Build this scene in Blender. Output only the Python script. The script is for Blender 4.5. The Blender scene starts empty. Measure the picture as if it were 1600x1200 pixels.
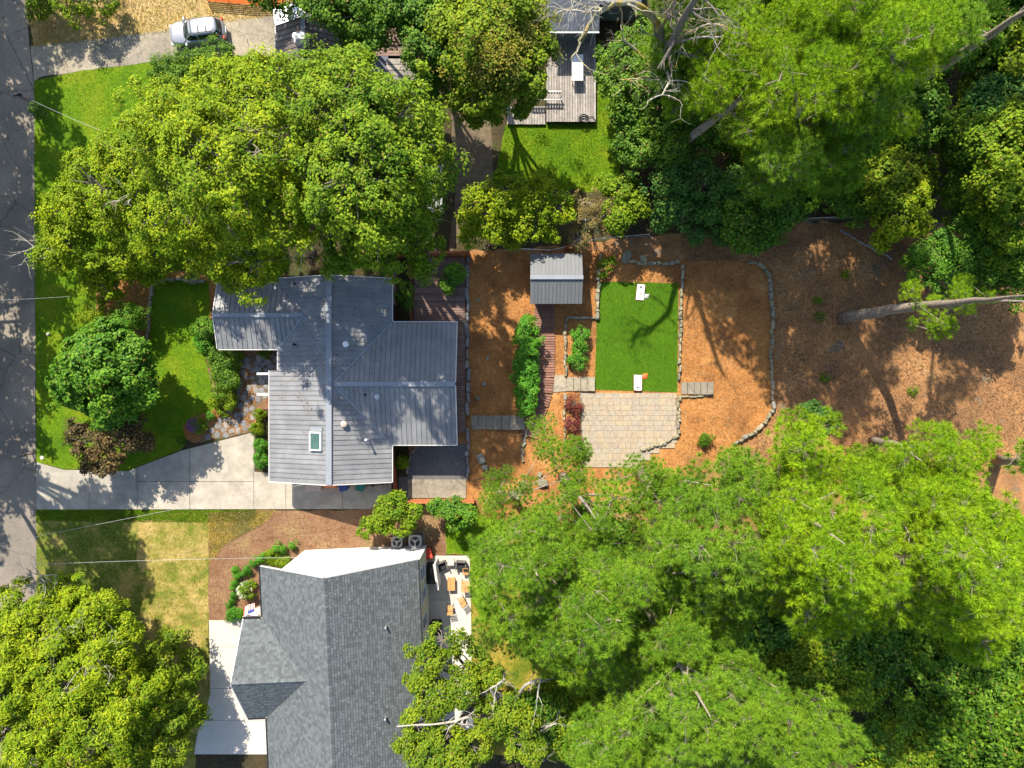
import bpy, math, random
import numpy as np
from mathutils import Vector, Matrix
R = math.radians
rnd = random.Random(7)
rs = np.random.RandomState(11)
SC = bpy.context.scene
C = SC.collection

# ------------------------------------------------------------------ camera, light, exposure
H = 53.33                                   # drone height; 24 mm equivalent lens
cam = bpy.data.objects.new('camera', bpy.data.cameras.new('camera'))
C.objects.link(cam); SC.camera = cam
cam.location = (0, 0, H); cam.rotation_euler = (0, 0, 0)
cam.data.sensor_width = 36; cam.data.lens = 24; cam.data.clip_end = 2000
SUN = Vector((-0.37, 0.93, 0)).normalized(); EL = R(46)
w = bpy.data.worlds.new('World'); SC.world = w; w.use_nodes = True
nt = w.node_tree; bg = nt.nodes['Background']
sk = nt.nodes.new('ShaderNodeTexSky'); sk.sky_type = 'NISHITA'; sk.sun_disc = False
sk.sun_elevation = EL; sk.sun_rotation = math.atan2(SUN.x, SUN.y)
nt.links.new(sk.outputs[0], bg.inputs[0]); bg.inputs[1].default_value = 0.145
sl = bpy.data.lights.new('sun', 'SUN'); sl.energy = 4.9; sl.angle = R(0.55); sl.color = (1, 0.93, 0.80)
so = bpy.data.objects.new('sun', sl); C.objects.link(so)
sd = Vector((SUN.x*math.cos(EL), SUN.y*math.cos(EL), math.sin(EL)))
so.rotation_euler = sd.to_track_quat('Z', 'Y').to_euler()
SC.view_settings.view_transform = 'Standard'; SC.view_settings.look = 'None'
SC.view_settings.exposure = 0.95; SC.view_settings.gamma = 1
SC.view_settings.use_curve_mapping = False
SC.render.engine = 'CYCLES'
SC.cycles.max_bounces = 6; SC.cycles.diffuse_bounces = 3; SC.cycles.transmission_bounces = 4

# ------------------------------------------------------------------ helpers
def P(px, py, z=0.0):
    s = (H - z)/H
    return Vector(((px-800)/20*s, (600-py)/20*s, z))
def PX(pts, z=0.0): return [P(a, b, z) for a, b in pts]

ROOTINV = {}
def thing(name, label, cat, loc=(0, 0, 0), rz=0, group=None):
    o = bpy.data.objects.new(name, None); C.objects.link(o)
    o.empty_display_size = .2
    o.location = loc; o.rotation_euler = (0, 0, rz)
    o['label'] = label; o['category'] = cat
    if group: o['group'] = group
    ROOTINV[o.name] = (Matrix.Translation(Vector(loc)) @ Matrix.Rotation(rz, 4, 'Z')).inverted()
    return o
def tag(o, label, cat, group=None):
    o['label'] = label; o['category'] = cat
    if group: o['group'] = group
    return o
def link(name, me, mat, parent=None, kind=None):
    o = bpy.data.objects.new(name, me); C.objects.link(o)
    if mat is not None and len(me.materials) == 0: me.materials.append(mat)
    if parent is not None:
        o.parent = parent
        if parent.name in ROOTINV: ROOTINV[o.name] = ROOTINV[parent.name]
    if kind: o['kind'] = kind
    return o
def tolocal(co, parent):
    """co: Nx3 world -> local of the thing that parent belongs to"""
    if parent is None or parent.name not in ROOTINV: return co
    M = np.array(ROOTINV[parent.name])
    return co @ M[:3, :3].T + M[:3, 3]
def npmesh(name, co, faces, smooth=False):
    """co Nx3, faces MxK (uniform K)"""
    me = bpy.data.meshes.new(name)
    n = len(co); m, k = faces.shape
    me.vertices.add(n); me.vertices.foreach_set('co', np.asarray(co, dtype=np.float32).ravel())
    me.loops.add(m*k); me.loops.foreach_set('vertex_index', faces.astype(np.int32).ravel())
    me.polygons.add(m)
    me.polygons.foreach_set('loop_start', (np.arange(m)*k).astype(np.int32))
    me.polygons.foreach_set('loop_total', np.full(m, k, dtype=np.int32))
    if smooth: me.polygons.foreach_set('use_smooth', np.ones(m, dtype=bool))
    me.update(calc_edges=True)
    return me

class MB:
    def __init__(s): s.v = []; s.f = []; s.sm = []
    def add(s, vs, fs, smooth=False):
        n = len(s.v); s.v += [tuple(v) for v in vs]
        s.f += [tuple(i+n for i in f) for f in fs]; s.sm += [smooth]*len(fs)
        return s
    def box(s, x0, y0, z0, x1, y1, z1, M=None):
        vs = [Vector(p) for p in ((x0,y0,z0),(x1,y0,z0),(x1,y1,z0),(x0,y1,z0),(x0,y0,z1),(x1,y0,z1),(x1,y1,z1),(x0,y1,z1))]
        if M is not None: vs = [M @ v for v in vs]
        return s.add(vs, [(3,2,1,0),(4,5,6,7),(0,1,5,4),(1,2,6,5),(2,3,7,6),(3,0,4,7)])
    def cbox(s, cx, cy, cz, sx, sy, sz, rz=0, rx=0, ry=0):
        M = Matrix.Translation((cx, cy, cz)) @ Matrix.Rotation(rz, 4, 'Z') @ Matrix.Rotation(ry, 4, 'Y') @ Matrix.Rotation(rx, 4, 'X')
        return s.box(-sx/2, -sy/2, -sz/2, sx/2, sy/2, sz/2, M)
    def prism(s, poly, z0, z1):
        """poly of (x,y); z may be function of (x,y)"""
        f0 = z0 if callable(z0) else (lambda x, y: z0); f1 = z1 if callable(z1) else (lambda x, y: z1)
        a = sum(poly[i][0]*poly[(i+1) % len(poly)][1]-poly[(i+1) % len(poly)][0]*poly[i][1] for i in range(len(poly)))
        if a < 0: poly = poly[::-1]
        n = len(poly)
        vs = [(p[0], p[1], f0(p[0], p[1])) for p in poly]+[(p[0], p[1], f1(p[0], p[1])) for p in poly]
        fs = [tuple(range(n-1, -1, -1)), tuple(range(n, 2*n))]+[(i, (i+1) % n, n+(i+1) % n, n+i) for i in range(n)]
        return s.add(vs, fs)
    def tube(s, pts, rad, n=8, cap=True):
        pts = [Vector(p) for p in pts]; k = len(pts)
        if not hasattr(rad, '__len__'): rad = [rad]*k
        vs = []; up = Vector((0.31, 0.12, 0.94)).normalized()
        for i, p in enumerate(pts):
            d = (pts[min(i+1, k-1)]-pts[max(i-1, 0)])
            if d.length < 1e-6: d = Vector((0, 0, 1))
            d.normalize()
            a = d.cross(up)
            if a.length < .05: a = d.cross(Vector((1, 0, 0)))
            a.normalize(); b = d.cross(a)
            for j in range(n):
                t = 2*math.pi*j/n
                vs.append(p+(a*math.cos(t)+b*math.sin(t))*rad[i])
        fs = [(i*n+j, i*n+(j+1) % n, (i+1)*n+(j+1) % n, (i+1)*n+j) for i in range(k-1) for j in range(n)]
        if cap: fs += [tuple(range(n-1, -1, -1)), tuple(range((k-1)*n, k*n))]
        return s.add(vs, fs, n > 5)
    def lathe(s, cx, cy, prof, n=16):
        vs = []; k = len(prof)
        for r, z in prof:
            for j in range(n):
                t = 2*math.pi*j/n; vs.append((cx+r*math.cos(t), cy+r*math.sin(t), z))
        fs = [(i*n+j, i*n+(j+1) % n, (i+1)*n+(j+1) % n, (i+1)*n+j) for i in range(k-1) for j in range(n)]
        fs += [tuple(range(n-1, -1, -1)), tuple(range((k-1)*n, k*n))]
        return s.add(vs, fs)
    def build(s, name, mat, parent=None, world=True, kind=None, bevel=0):
        me = bpy.data.meshes.new(name)
        vs = s.v
        if parent is not None and world:
            vs = tolocal(np.array(s.v, dtype=float), parent).tolist()
        me.from_pydata(vs, [], s.f)
        if any(s.sm): me.polygons.foreach_set('use_smooth', s.sm)
        me.update()
        o = link(name, me, mat, parent, kind)
        if bevel:
            b = o.modifiers.new('bevel', 'BEVEL'); b.width = bevel; b.segments = 2; b.limit_method = 'ANGLE'
        return o
def bx(name, mat, parent, *a, world=False, bevel=0, **k):
    return MB().cbox(*a, **k).build(name, mat, parent, world=world, bevel=bevel)
def dup(root, loc, rz=0, label=None, scale=None):
    r = root.copy(); C.objects.link(r); r.location = loc; r.rotation_euler = (0, 0, rz)
    if scale: r.scale = scale
    if label: r['label'] = label
    for ch in list(root.children):
        c = ch.copy(); C.objects.link(c); c.parent = r
        for g in ch.children:
            d = g.copy(); C.objects.link(d); d.parent = c
    return r

# ------------------------------------------------------------------ materials
def nodes(name):
    m = bpy.data.materials.new(name); m.use_nodes = True
    t = m.node_tree; b = t.nodes['Principled BSDF']
    return m, t, b
def coords(t, scale=(1, 1, 1)):
    g = t.nodes.new('ShaderNodeNewGeometry'); mp = t.nodes.new('ShaderNodeMapping')
    mp.inputs['Scale'].default_value = scale
    t.links.new(g.outputs['Position'], mp.inputs[0]); return mp.outputs[0], g
def noise(t, vec, scale, detail=4, rough=.6):
    n = t.nodes.new('ShaderNodeTexNoise'); n.inputs['Scale'].default_value = scale
    n.inputs['Detail'].default_value = detail; n.inputs['Roughness'].default_value = rough
    t.links.new(vec, n.inputs['Vector']); return n.outputs['Fac']
def ramp(t, fac, stops):
    r = t.nodes.new('ShaderNodeValToRGB'); e = r.color_ramp.elements
    while len(e) < len(stops): e.new(0.5)
    for i, (p, c) in enumerate(stops):
        e[i].position = p; e[i].color = (*c, 1)
    t.links.new(fac, r.inputs[0]); return r.outputs[0]
def mixc(t, fac, a, b, mode='MIX'):
    n = t.nodes.new('ShaderNodeMix'); n.data_type = 'RGBA'; n.blend_type = mode
    for s, v in ((0, fac), (6, a), (7, b)):
        if isinstance(v, (float, int)): n.inputs[s].default_value = v
        elif isinstance(v, tuple): n.inputs[s].default_value = (*v, 1)
        else: t.links.new(v, n.inputs[s])
    return n.outputs[2]
def bump(t, b, fac, strength, dist):
    n = t.nodes.new('ShaderNodeBump'); n.inputs['Strength'].default_value = strength; n.inputs['Distance'].default_value = dist
    t.links.new(fac, n.inputs['Height']); t.links.new(n.outputs[0], b.inputs['Normal'])
def ground_mat(name, big, fine, bigscale=.4, finescale=9, bumps=.6, bdist=.05, rough=.9, stretch=(1, 1, 1), extra=None):
    """big: stops of broad patches; fine: multiply stops of speckle"""
    m, t, b = nodes(name); v, g = coords(t, stretch)
    n1 = noise(t, v, bigscale, 5, .65); n2 = noise(t, v, finescale, 5, .75); n3 = noise(t, v, finescale*.28, 3, .6)
    c = ramp(t, n1, big); c = mixc(t, 1.0, c, ramp(t, n2, fine), 'MULTIPLY')
    c = mixc(t, .6, c, ramp(t, n3, [(.35, (.72, .72, .72)), (.65, (1.22, 1.2, 1.15))]), 'MULTIPLY')
    if extra:
        n4 = noise(t, v, extra[0], 4, .6); k = ramp(t, n4, [(extra[1], (0, 0, 0)), (extra[1]+.08, (1, 1, 1))])
        c = mixc(t, k, c, extra[2])
    if name in ('asphalt', 'old_concrete'):
        vo = t.nodes.new('ShaderNodeTexVoronoi'); vo.feature = 'DISTANCE_TO_EDGE'; vo.inputs['Scale'].default_value = .28 if name == 'asphalt' else .5
        wv = mixc(t, .12, v, ramp(t, noise(t, v, 1.2, 4, .7), [(0, (-9, 9, 0)), (1, (9, -9, 0))]), 'ADD')
        t.links.new(wv, vo.inputs['Vector'])
        c = mixc(t, ramp(t, vo.outputs['Distance'], [(0, (.75,)*3), (.012, (0, 0, 0))]), c, (.05, .045, .04))
        c = mixc(t, ramp(t, noise(t, v, .09, 2, .4), [(.5, (0, 0, 0)), (.53, (.35,)*3)]), c, (.12, .11, .10))
    t.links.new(c, b.inputs['Base Color']); b.inputs['Roughness'].default_value = rough
    b.inputs['Specular IOR Level'].default_value = .15
    if bumps: bump(t, b, n2, bumps, bdist)
    return m
def plain(name, col, rough=.6, metal=0, var=.12, scale=6, spec=.4, island=0, bumps=0):
    m, t, b = nodes(name); v, g = coords(t)
    n = noise(t, v, scale, 5, .65)
    lo = tuple(x*(1-var) for x in col); hi = tuple(min(1, x*(1+var)) for x in col)
    c = ramp(t, n, [(.3, lo), (.7, hi)])
    if island:
        oi = t.nodes.new('ShaderNodeObjectInfo')
        ad = t.nodes.new('ShaderNodeMath'); ad.operation = 'ADD'; t.links.new(oi.outputs['Random'], ad.inputs[0]); t.links.new(g.outputs['Random Per Island'], ad.inputs[1])
        fr = t.nodes.new('ShaderNodeMath'); fr.operation = 'FRACT'; t.links.new(ad.outputs[0], fr.inputs[0])
        c = mixc(t, 1.0, c, ramp(t, fr.outputs[0], [(0, (1-island,)*3), (1, (1+island,)*3)]), 'MULTIPLY')
    t.links.new(c, b.inputs['Base Color']); b.inputs['Roughness'].default_value = rough
    b.inputs['Metallic'].default_value = metal; b.inputs['Specular IOR Level'].default_value = spec
    if bumps: bump(t, b, noise(t, v, scale*5, 4, .7), bumps, .02)
    return m
def palette(name, cols, rough=.85, var=.15, scale=5, bumps=.4):
    """one of several colours per object"""
    m, t, b = nodes(name); v, g = coords(t)
    oi = t.nodes.new('ShaderNodeObjectInfo')
    r = t.nodes.new('ShaderNodeValToRGB'); r.color_ramp.interpolation = 'CONSTANT'
    e = r.color_ramp.elements
    while len(e) < len(cols): e.new(.5)
    for i, c in enumerate(cols): e[i].position = i/len(cols); e[i].color = (*c, 1)
    t.links.new(oi.outputs['Random'], r.inputs[0])
    c = mixc(t, 1.0, r.outputs[0], ramp(t, noise(t, v, scale, 6, .7), [(.3, (1-var*2,)*3), (.7, (1+var,)*3)]), 'MULTIPLY')
    t.links.new(c, b.inputs['Base Color']); b.inputs['Roughness'].default_value = rough
    b.inputs['Specular IOR Level'].default_value = .2
    if bumps: bump(t, b, noise(t, v, scale*4, 4, .7), bumps, .03)
    return m
def leafmat(name, c1, c2, c3=None, trans=.22, patch=.45, glossy=.25):
    m, t, b = nodes(name); v, g = coords(t)
    stops = [(0, c1), (1, c2)] if c3 is None else [(0, c1), (.55, c2), (1, c3)]
    c = ramp(t, g.outputs['Random Per Island'], stops)
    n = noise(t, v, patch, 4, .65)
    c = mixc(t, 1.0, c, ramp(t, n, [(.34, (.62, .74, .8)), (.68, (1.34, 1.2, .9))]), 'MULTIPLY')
    mt = t.nodes.new('ShaderNodeMath'); mt.operation = 'MULTIPLY'; mt.inputs[1].default_value = 17.31; t.links.new(g.outputs['Random Per Island'], mt.inputs[0])
    fr = t.nodes.new('ShaderNodeMath'); fr.operation = 'FRACT'; t.links.new(mt.outputs[0], fr.inputs[0])
    gt = t.nodes.new('ShaderNodeMath'); gt.operation = 'GREATER_THAN'; gt.inputs[1].default_value = .975; t.links.new(fr.outputs[0], gt.inputs[0])
    c = mixc(t, gt.outputs[0], c, (.18, .15, .03) if c1[1] > c1[0]*1.2 else c1)
    t.links.new(c, b.inputs['Base Color']); b.inputs['Roughness'].default_value = .62
    b.inputs['Specular IOR Level'].default_value = glossy*.5
    tr = t.nodes.new('ShaderNodeBsdfTranslucent'); c2_ = mixc(t, 1.0, c, (1.25, 1.2, .55), 'MULTIPLY')
    t.links.new(c2_, tr.inputs[0])
    mx = t.nodes.new('ShaderNodeMixShader'); mx.inputs[0].default_value = trans
    t.links.new(b.outputs[0], mx.inputs[1]); t.links.new(tr.outputs[0], mx.inputs[2])
    t.links.new(mx.outputs[0], t.nodes['Material Output'].inputs[0])
    return m

M = {}
M['soil'] = ground_mat('forest_floor', [(.3, (.035, .03, .018)), (.5, (.06, .045, .022)), (.7, (.05, .065, .018))], [(.3, (.5,)*3), (.7, (1.5,)*3)], .25, 7)
M['road'] = ground_mat('asphalt', [(.3, (.18, .155, .125)), (.5, (.25, .21, .165)), (.7, (.33, .275, .215))], [(.3, (.82,)*3), (.7, (1.18,)*3)], .3, 25, .3, .01, .8)
M['lawn'] = ground_mat('lawn_green', [(.3, (.06, .145, .005)), (.5, (.11, .205, .005)), (.68, (.19, .24, .01))], [(.3, (.55, .62, .6)), (.7, (1.35, 1.28, 1.2))], .35, 14, .9, .06)
M['dry'] = ground_mat('lawn_dry', [(.36, (.12, .17, .015)), (.47, (.27, .24, .05)), (.6, (.44, .33, .11))], [(.3, (.55,)*3), (.7, (1.3,)*3)], .5, 12, .9, .06, extra=(.45, .54, (.13, .15, .02)))
M['straw'] = ground_mat('pine_straw_bed', [(.32, (.20, .085, .03)), (.46, (.37, .16, .05)), (.6, (.47, .22, .07)), (.72, (.52, .30, .12))], [(.3, (.74,)*3), (.7, (1.18,)*3)], .42, 16, .9, .05)
M['litter'] = ground_mat('leaf_litter', [(.34, (.17, .10, .055)), (.46, (.30, .15, .065)), (.58, (.42, .21, .085)), (.7, (.46, .28, .13))], [(.32, (.62,)*3), (.68, (1.3,)*3)], .26, 13, 1, .08, extra=(.5, .6, (.20, .15, .10)))
M['bark_mulch'] = ground_mat('bark_mulch', [(.3, (.17, .085, .045)), (.5, (.25, .14, .08)), (.72, (.30, .21, .09))], [(.3, (.6,)*3), (.7, (1.35,)*3)], .5, 18, .9, .05)
M['weedy'] = ground_mat('weedy_grass', [(.3, (.07, .13, .012)), (.45, (.18, .19, .02)), (.6, (.38, .27, .05)), (.75, (.26, .15, .06))], [(.3, (.6,)*3), (.7, (1.3,)*3)], .55, 13, .9, .05)
M['straw_grass'] = ground_mat('verge_dry', [(.3, (.28, .22, .06)), (.45, (.46, .32, .12)), (.6, (.5, .36, .17)), (.75, (.2, .22, .03))], [(.3, (.55,)*3), (.7, (1.25,)*3)], .5, 10, .9, .06)
M['turf'] = ground_mat('artificial_turf', [(.3, (.05, .125, .004)), (.7, (.07, .155, .005))], [(.3, (.7,)*3), (.7, (1.25,)*3)], .5, 16, .8, .03, stretch=(1.6, .7, 1))
M['turfb'] = ground_mat('turf_blades', [(.3, (.05, .14, .004)), (.7, (.085, .18, .006))], [(.3, (.8,)*3), (.7, (1.2,)*3)], .5, 16, 0)
M['joint'] = plain('slab_joint', (.13, .115, .09), .9)
M['conc'] = palette('driveway_concrete', [(.39, .345, .275), (.41, .36, .29), (.36, .325, .265), (.40, .35, .28)], .85, .17, .8, .15)
M['conc_old'] = ground_mat('old_concrete', [(.3, (.24, .21, .15)), (.55, (.35, .30, .22)), (.72, (.29, .25, .20))], [(.3, (.72,)*3), (.7, (1.18,)*3)], .45, 12, .4, .02)
M['conc_white'] = palette('pale_concrete', [(.52, .47, .40), (.55, .50, .43), (.5, .46, .39)], .8, .05, 1.5, .1)
M['gravel_dark'] = ground_mat('dark_gravel', [(.3, (.10, .098, .1)), (.7, (.15, .145, .14))], [(.3, (.45,)*3), (.7, (1.6,)*3)], .5, 22, 1, .03)
M['earth'] = ground_mat('earth_path', [(.3, (.10, .075, .05)), (.7, (.17, .13, .08))], [(.3, (.6,)*3), (.7, (1.4,)*3)], .6, 10, .7, .04)
M['paver'] = palette('patio_paver', [(.375, .30, .205), (.36, .295, .215), (.385, .31, .205), (.345, .285, .215), (.375, .295, .21), (.35, .30, .23), (.37, .31, .22)], .85, .14, 4)
M['stone'] = palette('field_stone', [(.26, .24, .15), (.31, .27, .17), (.23, .22, .15), (.34, .30, .20), (.26, .25, .20)], .9, .2, 5, .6)
M['stone_grey'] = palette('grey_wall_stone', [(.20, .20, .20), (.26, .25, .24), (.23, .23, .24), (.30, .29, .27)], .9, .18, 5, .5)
M['flag'] = palette('flagstone', [(.22, .21, .20), (.27, .25, .22), (.18, .18, .18), (.30, .27, .24), (.23, .225, .22)], .85, .2, 4, .5)
M['mroof'] = plain('metal_roof', (.205, .204, .205), .6, 0, .2, .9, .5, island=.07)
M['mroof_cap'] = plain('metal_ridge', (.23, .245, .27), .6, 0, .08, 2)
M['trim'] = plain('pale_trim', (.52, .50, .47), .6)
M['shed_roof'] = plain('shed_metal', (.125, .13, .135), .6, 0, .08, 2, .5, island=.05)
M['brown_roof'] = plain('brown_metal', (.13, .105, .095), .5, .2, .15, 2, .4, island=.12)
M['dark_roof'] = plain('dark_blue_roof', (.055, .065, .085), .6, .1, .3, 2, .4, island=.15)
M['shingle'] = plain('asphalt_shingle', (.105, .116, .118), .9, 0, .12, 2.5, .2, island=.24, bumps=.3)
M['shingle_base'] = plain('shingle_underlay', (.07, .085, .09), .95)
M['siding'] = plain('white_siding', (.66, .65, .63), .6, 0, .04)
M['cream'] = plain('cream_siding', (.50, .48, .38), .7, 0, .06)
M['redwood'] = plain('red_stained_wood', (.30, .075, .03), .75, 0, .25, 3, .3, island=.2)
M['redwood_fence'] = plain('orange_stained_wood', (.40, .13, .05), .75, 0, .25, 3, .3, island=.2)
M['deck'] = plain('deck_brown', (.20, .125, .095), .7, 0, .2, 3, .3, island=.22)
M['walk'] = plain('boardwalk_wood', (.24, .12, .085), .75, 0, .2, 4, .3, island=.22)
M['greywood'] = plain('weathered_wood', (.27, .24, .21), .85, 0, .3, 3, .2, island=.25)
M['teak'] = plain('teak', (.52, .28, .10), .6, 0, .15, 6, .3, island=.15)
M['black'] = plain('black_metal', (.015, .015, .017), .5)
M['rattan'] = plain('grey_rattan', (.12, .11, .10), .8, 0, .3, 20)
M['cushion'] = plain('cushion', (.02, .02, .022), .9)
M['darkgreen'] = plain('dark_wall', (.045, .06, .055), .8)
M['greywall'] = plain('grey_siding', (.13, .17, .16), .8)
M['glass'] = plain('window_glass', (.02, .035, .035), .06, 0, .1, 2, .8)
M['sky_glass'] = plain('skylight_glass', (.06, .12, .09), .05, 0, .2, 2, .9)
M['white'] = plain('white_paint', (.8, .79, .77), .45, 0, .03)
M['silver'] = plain('silver_paint', (.36, .37, .39), .28, .4, .03, 2, .6)
M['whitecar'] = plain('white_car_paint', (.8, .8, .82), .25, 0, .02, 2, .6)
M['rubber'] = plain('tyre_rubber', (.02, .02, .02), .9)
M['hvac'] = plain('hvac_grey', (.34, .33, .31), .6, 0, .1)
M['red'] = plain('red_fabric', (.55, .06, .03), .7)
M['orange'] = plain('orange_mesh', (.80, .16, .02), .8, 0, .15)
M['coneor'] = plain('orange_plastic', (.85, .12, .03), .6)
M['blue'] = plain('blue_plastic', (.03, .06, .22), .5)
M['green'] = plain('green_plastic', (.02, .16, .10), .5)
M['tan'] = plain('tan_board', (.55, .42, .34), .7)
M['galv'] = plain('galvanised_steel', (.45, .46, .46), .45, .6, .15)
M['wire'] = plain('pale_cable', (.42, .42, .40), .6)
M['navy'] = plain('flag_blue', (.03, .05, .2), .8)
M['bark_grey'] = plain('grey_bark', (.17, .145, .12), .9, 0, .4, 7, .15, bumps=.8)
M['bark_pine'] = plain('pine_bark', (.27, .22, .175), .9, 0, .45, 5, .15, bumps=1)
M['bark_pale'] = plain('dead_wood', (.40, .36, .30), .9, 0, .35, 4, .15, bumps=.8)
M['bark_lichen'] = ground_mat('lichen_bark', [(.35, (.30, .26, .21)), (.5, (.36, .32, .2)), (.62, (.40, .27, .04))], [(.3, (.6,)*3), (.7, (1.3,)*3)], .9, 8, .6, .03)

M['leaf_y'] = leafmat('leaf_yellow_green', (.095, .17, .006), (.20, .29, .007), (.31, .36, .012))
M['leaf_o'] = leafmat('leaf_oak_mid', (.065, .13, .008), (.14, .22, .010), (.24, .29, .015))  # mid green leaf colour shared by oaks, undergrowth and weeds
M['leaf_g'] = leafmat('leaf_green', (.06, .13, .007), (.14, .23, .009), (.24, .32, .016))
M['leaf_maple'] = leafmat('leaf_maple', (.04, .13, .007), (.085, .21, .009), (.17, .31, .02), glossy=.45)
M['leaf_d'] = leafmat('leaf_dark', (.035, .095, .006), (.08, .175, .009), (.17, .29, .018), glossy=.4)
M['leaf_teal'] = leafmat('leaf_bluish', (.03, .09, .02), (.06, .15, .025), (.12, .22, .04))
M['leaf_fl'] = leafmat('leaf_flowering', (.10, .13, .015), (.22, .21, .025), (.36, .31, .06))
M['leaf_bronze'] = leafmat('leaf_bronze', (.05, .035, .02), (.13, .085, .03), (.24, .17, .06), glossy=.4)
M['leaf_red'] = leafmat('leaf_dark_red', (.09, .02, .025), (.17, .04, .04), (.22, .09, .06))
M['leaf_tan'] = leafmat('leaf_tan', (.18, .13, .05), (.28, .19, .09), (.20, .22, .04))
M['leaf_hedge'] = leafmat('leaf_hedge', (.035, .15, .008), (.07, .24, .010), (.15, .34, .025), glossy=.45)
M['flower_w'] = leafmat('petal_white', (.7, .72, .5), (.85, .85, .75))
M['flower_p'] = leafmat('petal_purple', (.20, .06, .25), (.35, .15, .4))
M['flower_r'] = leafmat('petal_pink', (.55, .08, .12), (.7, .2, .25))
M['needle'] = leafmat('pine_needles', (.08, .19, .012), (.16, .31, .016), (.29, .42, .04), trans=.16)
M['needle_y'] = leafmat('pine_needles_bright', (.11, .215, .006), (.21, .37, .009), (.36, .51, .02), trans=.16)
M['needle_d'] = leafmat('pine_needles_deep', (.05, .12, .016), (.11, .20, .02), (.2, .3, .04), trans=.3)
M['grassb'] = leafmat('grass_blades', (.07, .16, .006), (.13, .24, .008), (.2, .29, .014), trans=.25)
M['dryb'] = leafmat('dry_blades', (.22, .19, .04), (.40, .30, .10), (.52, .42, .19), trans=.2)
M['strawb'] = leafmat('straw_needles', (.22, .09, .03), (.42, .19, .06), (.60, .38, .18), trans=.1)
M['litterb'] = leafmat('fallen_leaves', (.10, .05, .022), (.25, .13, .055), (.40, .26, .14), trans=.1)
M['sprigb'] = leafmat('weed_leaves', (.05, .11, .01), (.1, .17, .015), trans=.2)

# ------------------------------------------------------------------ ground sheets
def jag(pts, step=12, amp=2.0):
    out = []; n = len(pts)
    for i in range(n):
        a = Vector(pts[i]); b = Vector(pts[(i+1) % n]); k = max(1, int((b-a).length/step))
        d = (b-a).normalized(); nn = Vector((-d.y, d.x)) if (b-a).length > 0 else Vector((0, 0))
        for j in range(k):
            p = a.lerp(b, j/k)
            if j: p = p+nn*rnd.uniform(-amp, amp)
            out.append((p.x, p.y))
    return out
def sheet(name, pts, z, mat, amp=0, step=12, kind='structure', parent=None):
    if amp: pts = jag(pts, step, amp)
    v = [((a-800)/20, (600-b)/20, z) for a, b in pts]
    a2 = sum(v[i][0]*v[(i+1) % len(v)][1]-v[(i+1) % len(v)][0]*v[i][1] for i in range(len(v)))
    if a2 < 0: v = v[::-1]
    me = bpy.data.meshes.new(name); me.from_pydata(v, [], [tuple(range(len(v)))]); me.update()
    return link(name, me, mat, parent, kind)
def inpoly(x, y, poly):
    r = np.zeros(len(x), bool); n = len(poly)
    for i in range(n):
        x0, y0 = poly[i]; x1, y1 = poly[(i+1) % n]
        c = ((y0 > y) != (y1 > y)) & (x < (x1-x0)*(y-y0)/((y1-y0) or 1e-9)+x0); r ^= c
    return r
def sample(pts, n):
    a = np.array(pts, float); lo = a.min(0); hi = a.max(0)
    area = (hi-lo).prod(); X = []; got = 0
    for _ in range(30):
        q = rs.rand(n*2, 2)*(hi-lo)+lo
        q = q[inpoly(q[:, 0], q[:, 1], pts)]; X.append(q); got += len(q)
        if got >= n: break
    q = np.concatenate(X)[:n]
    return np.stack([(q[:, 0]-800)/20, (600-q[:, 1])/20], 1)
def blades(name, pts, n, z, mat, h=.09, wd=.03, lean=.05):
    xy = sample(pts, n); n = len(xy); a = rs.rand(n)*6.283; hh = h*(.5+rs.rand(n))
    d = np.stack([np.cos(a), np.sin(a)], 1)*wd*.5
    co = np.zeros((n, 3, 3)); co[:, 0, :2] = xy-d; co[:, 1, :2] = xy+d; co[:, 2, :2] = xy+rs.randn(n, 2)*lean
    co[:, :2, 2] = z; co[:, 2, 2] = z+hh
    return link(name, npmesh(name, co.reshape(-1, 3), np.arange(n*3).reshape(-1, 3)), mat, None, 'stuff')
def flakes(name, pts, n, z, mat, l=.1, wd=.03, h=.03, skip=()):
    xy = sample(pts, n)
    for q in skip: xy = xy[~inpoly(xy[:, 0]*20+800, 600-xy[:, 1]*20, q)]
    n = len(xy); a = rs.rand(n)*6.283; L = l*(.5+rs.rand(n))[:, None]
    u = np.stack([np.cos(a), np.sin(a)], 1); v = np.stack([-u[:, 1], u[:, 0]], 1)*wd*.5
    co = np.zeros((n, 4, 3))
    co[:, 0, :2] = xy-u*L/2; co[:, 1, :2] = xy+v; co[:, 2, :2] = xy+u*L/2; co[:, 3, :2] = xy-v
    co[:, :, 2] = z+h*rs.rand(n, 1)+rs.rand(n, 4)*h*.6+.004
    return link(name, npmesh(name, co.reshape(-1, 3), np.arange(n*4).reshape(-1, 4)), mat, None, 'stuff')

g = MB(); g.add([(-400, -400, 0), (400, -400, 0), (400, 400, 0), (-400, 400, 0)], [(0, 1, 2, 3)]); g.build('ground', M['soil'], kind='structure')
sheet('road', [(-75, -900), (38, -900), (40, 0), (46, 70), (53, 130), (55, 500), (57, 900), (60, 2100), (-75, 2100)], .012, M['road'], .8, 30)
FL = [(53, 126), (130, 110), (240, 96), (430, 84), (440, 440), (340, 448), (330, 620), (345, 645), (300, 658), (286, 690), (284, 702), (200, 735), (100, 733), (57, 722)]
sheet('front_lawn', FL, .008, M['lawn'], .8, 20)
VG = [(44, -60), (470, -60), (470, 24), (400, 29), (345, 35), (280, 48), (125, 66), (52, 74)]
sheet('verge_grass', VG, .008, M['straw_grass'], 2)
OD = [(48, 72), (125, 64), (280, 46), (345, 34), (400, 29), (445, 22), (520, 20), (520, 88), (370, 87), (285, 88), (240, 96), (130, 110), (62, 121), (53, 128)]
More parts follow.
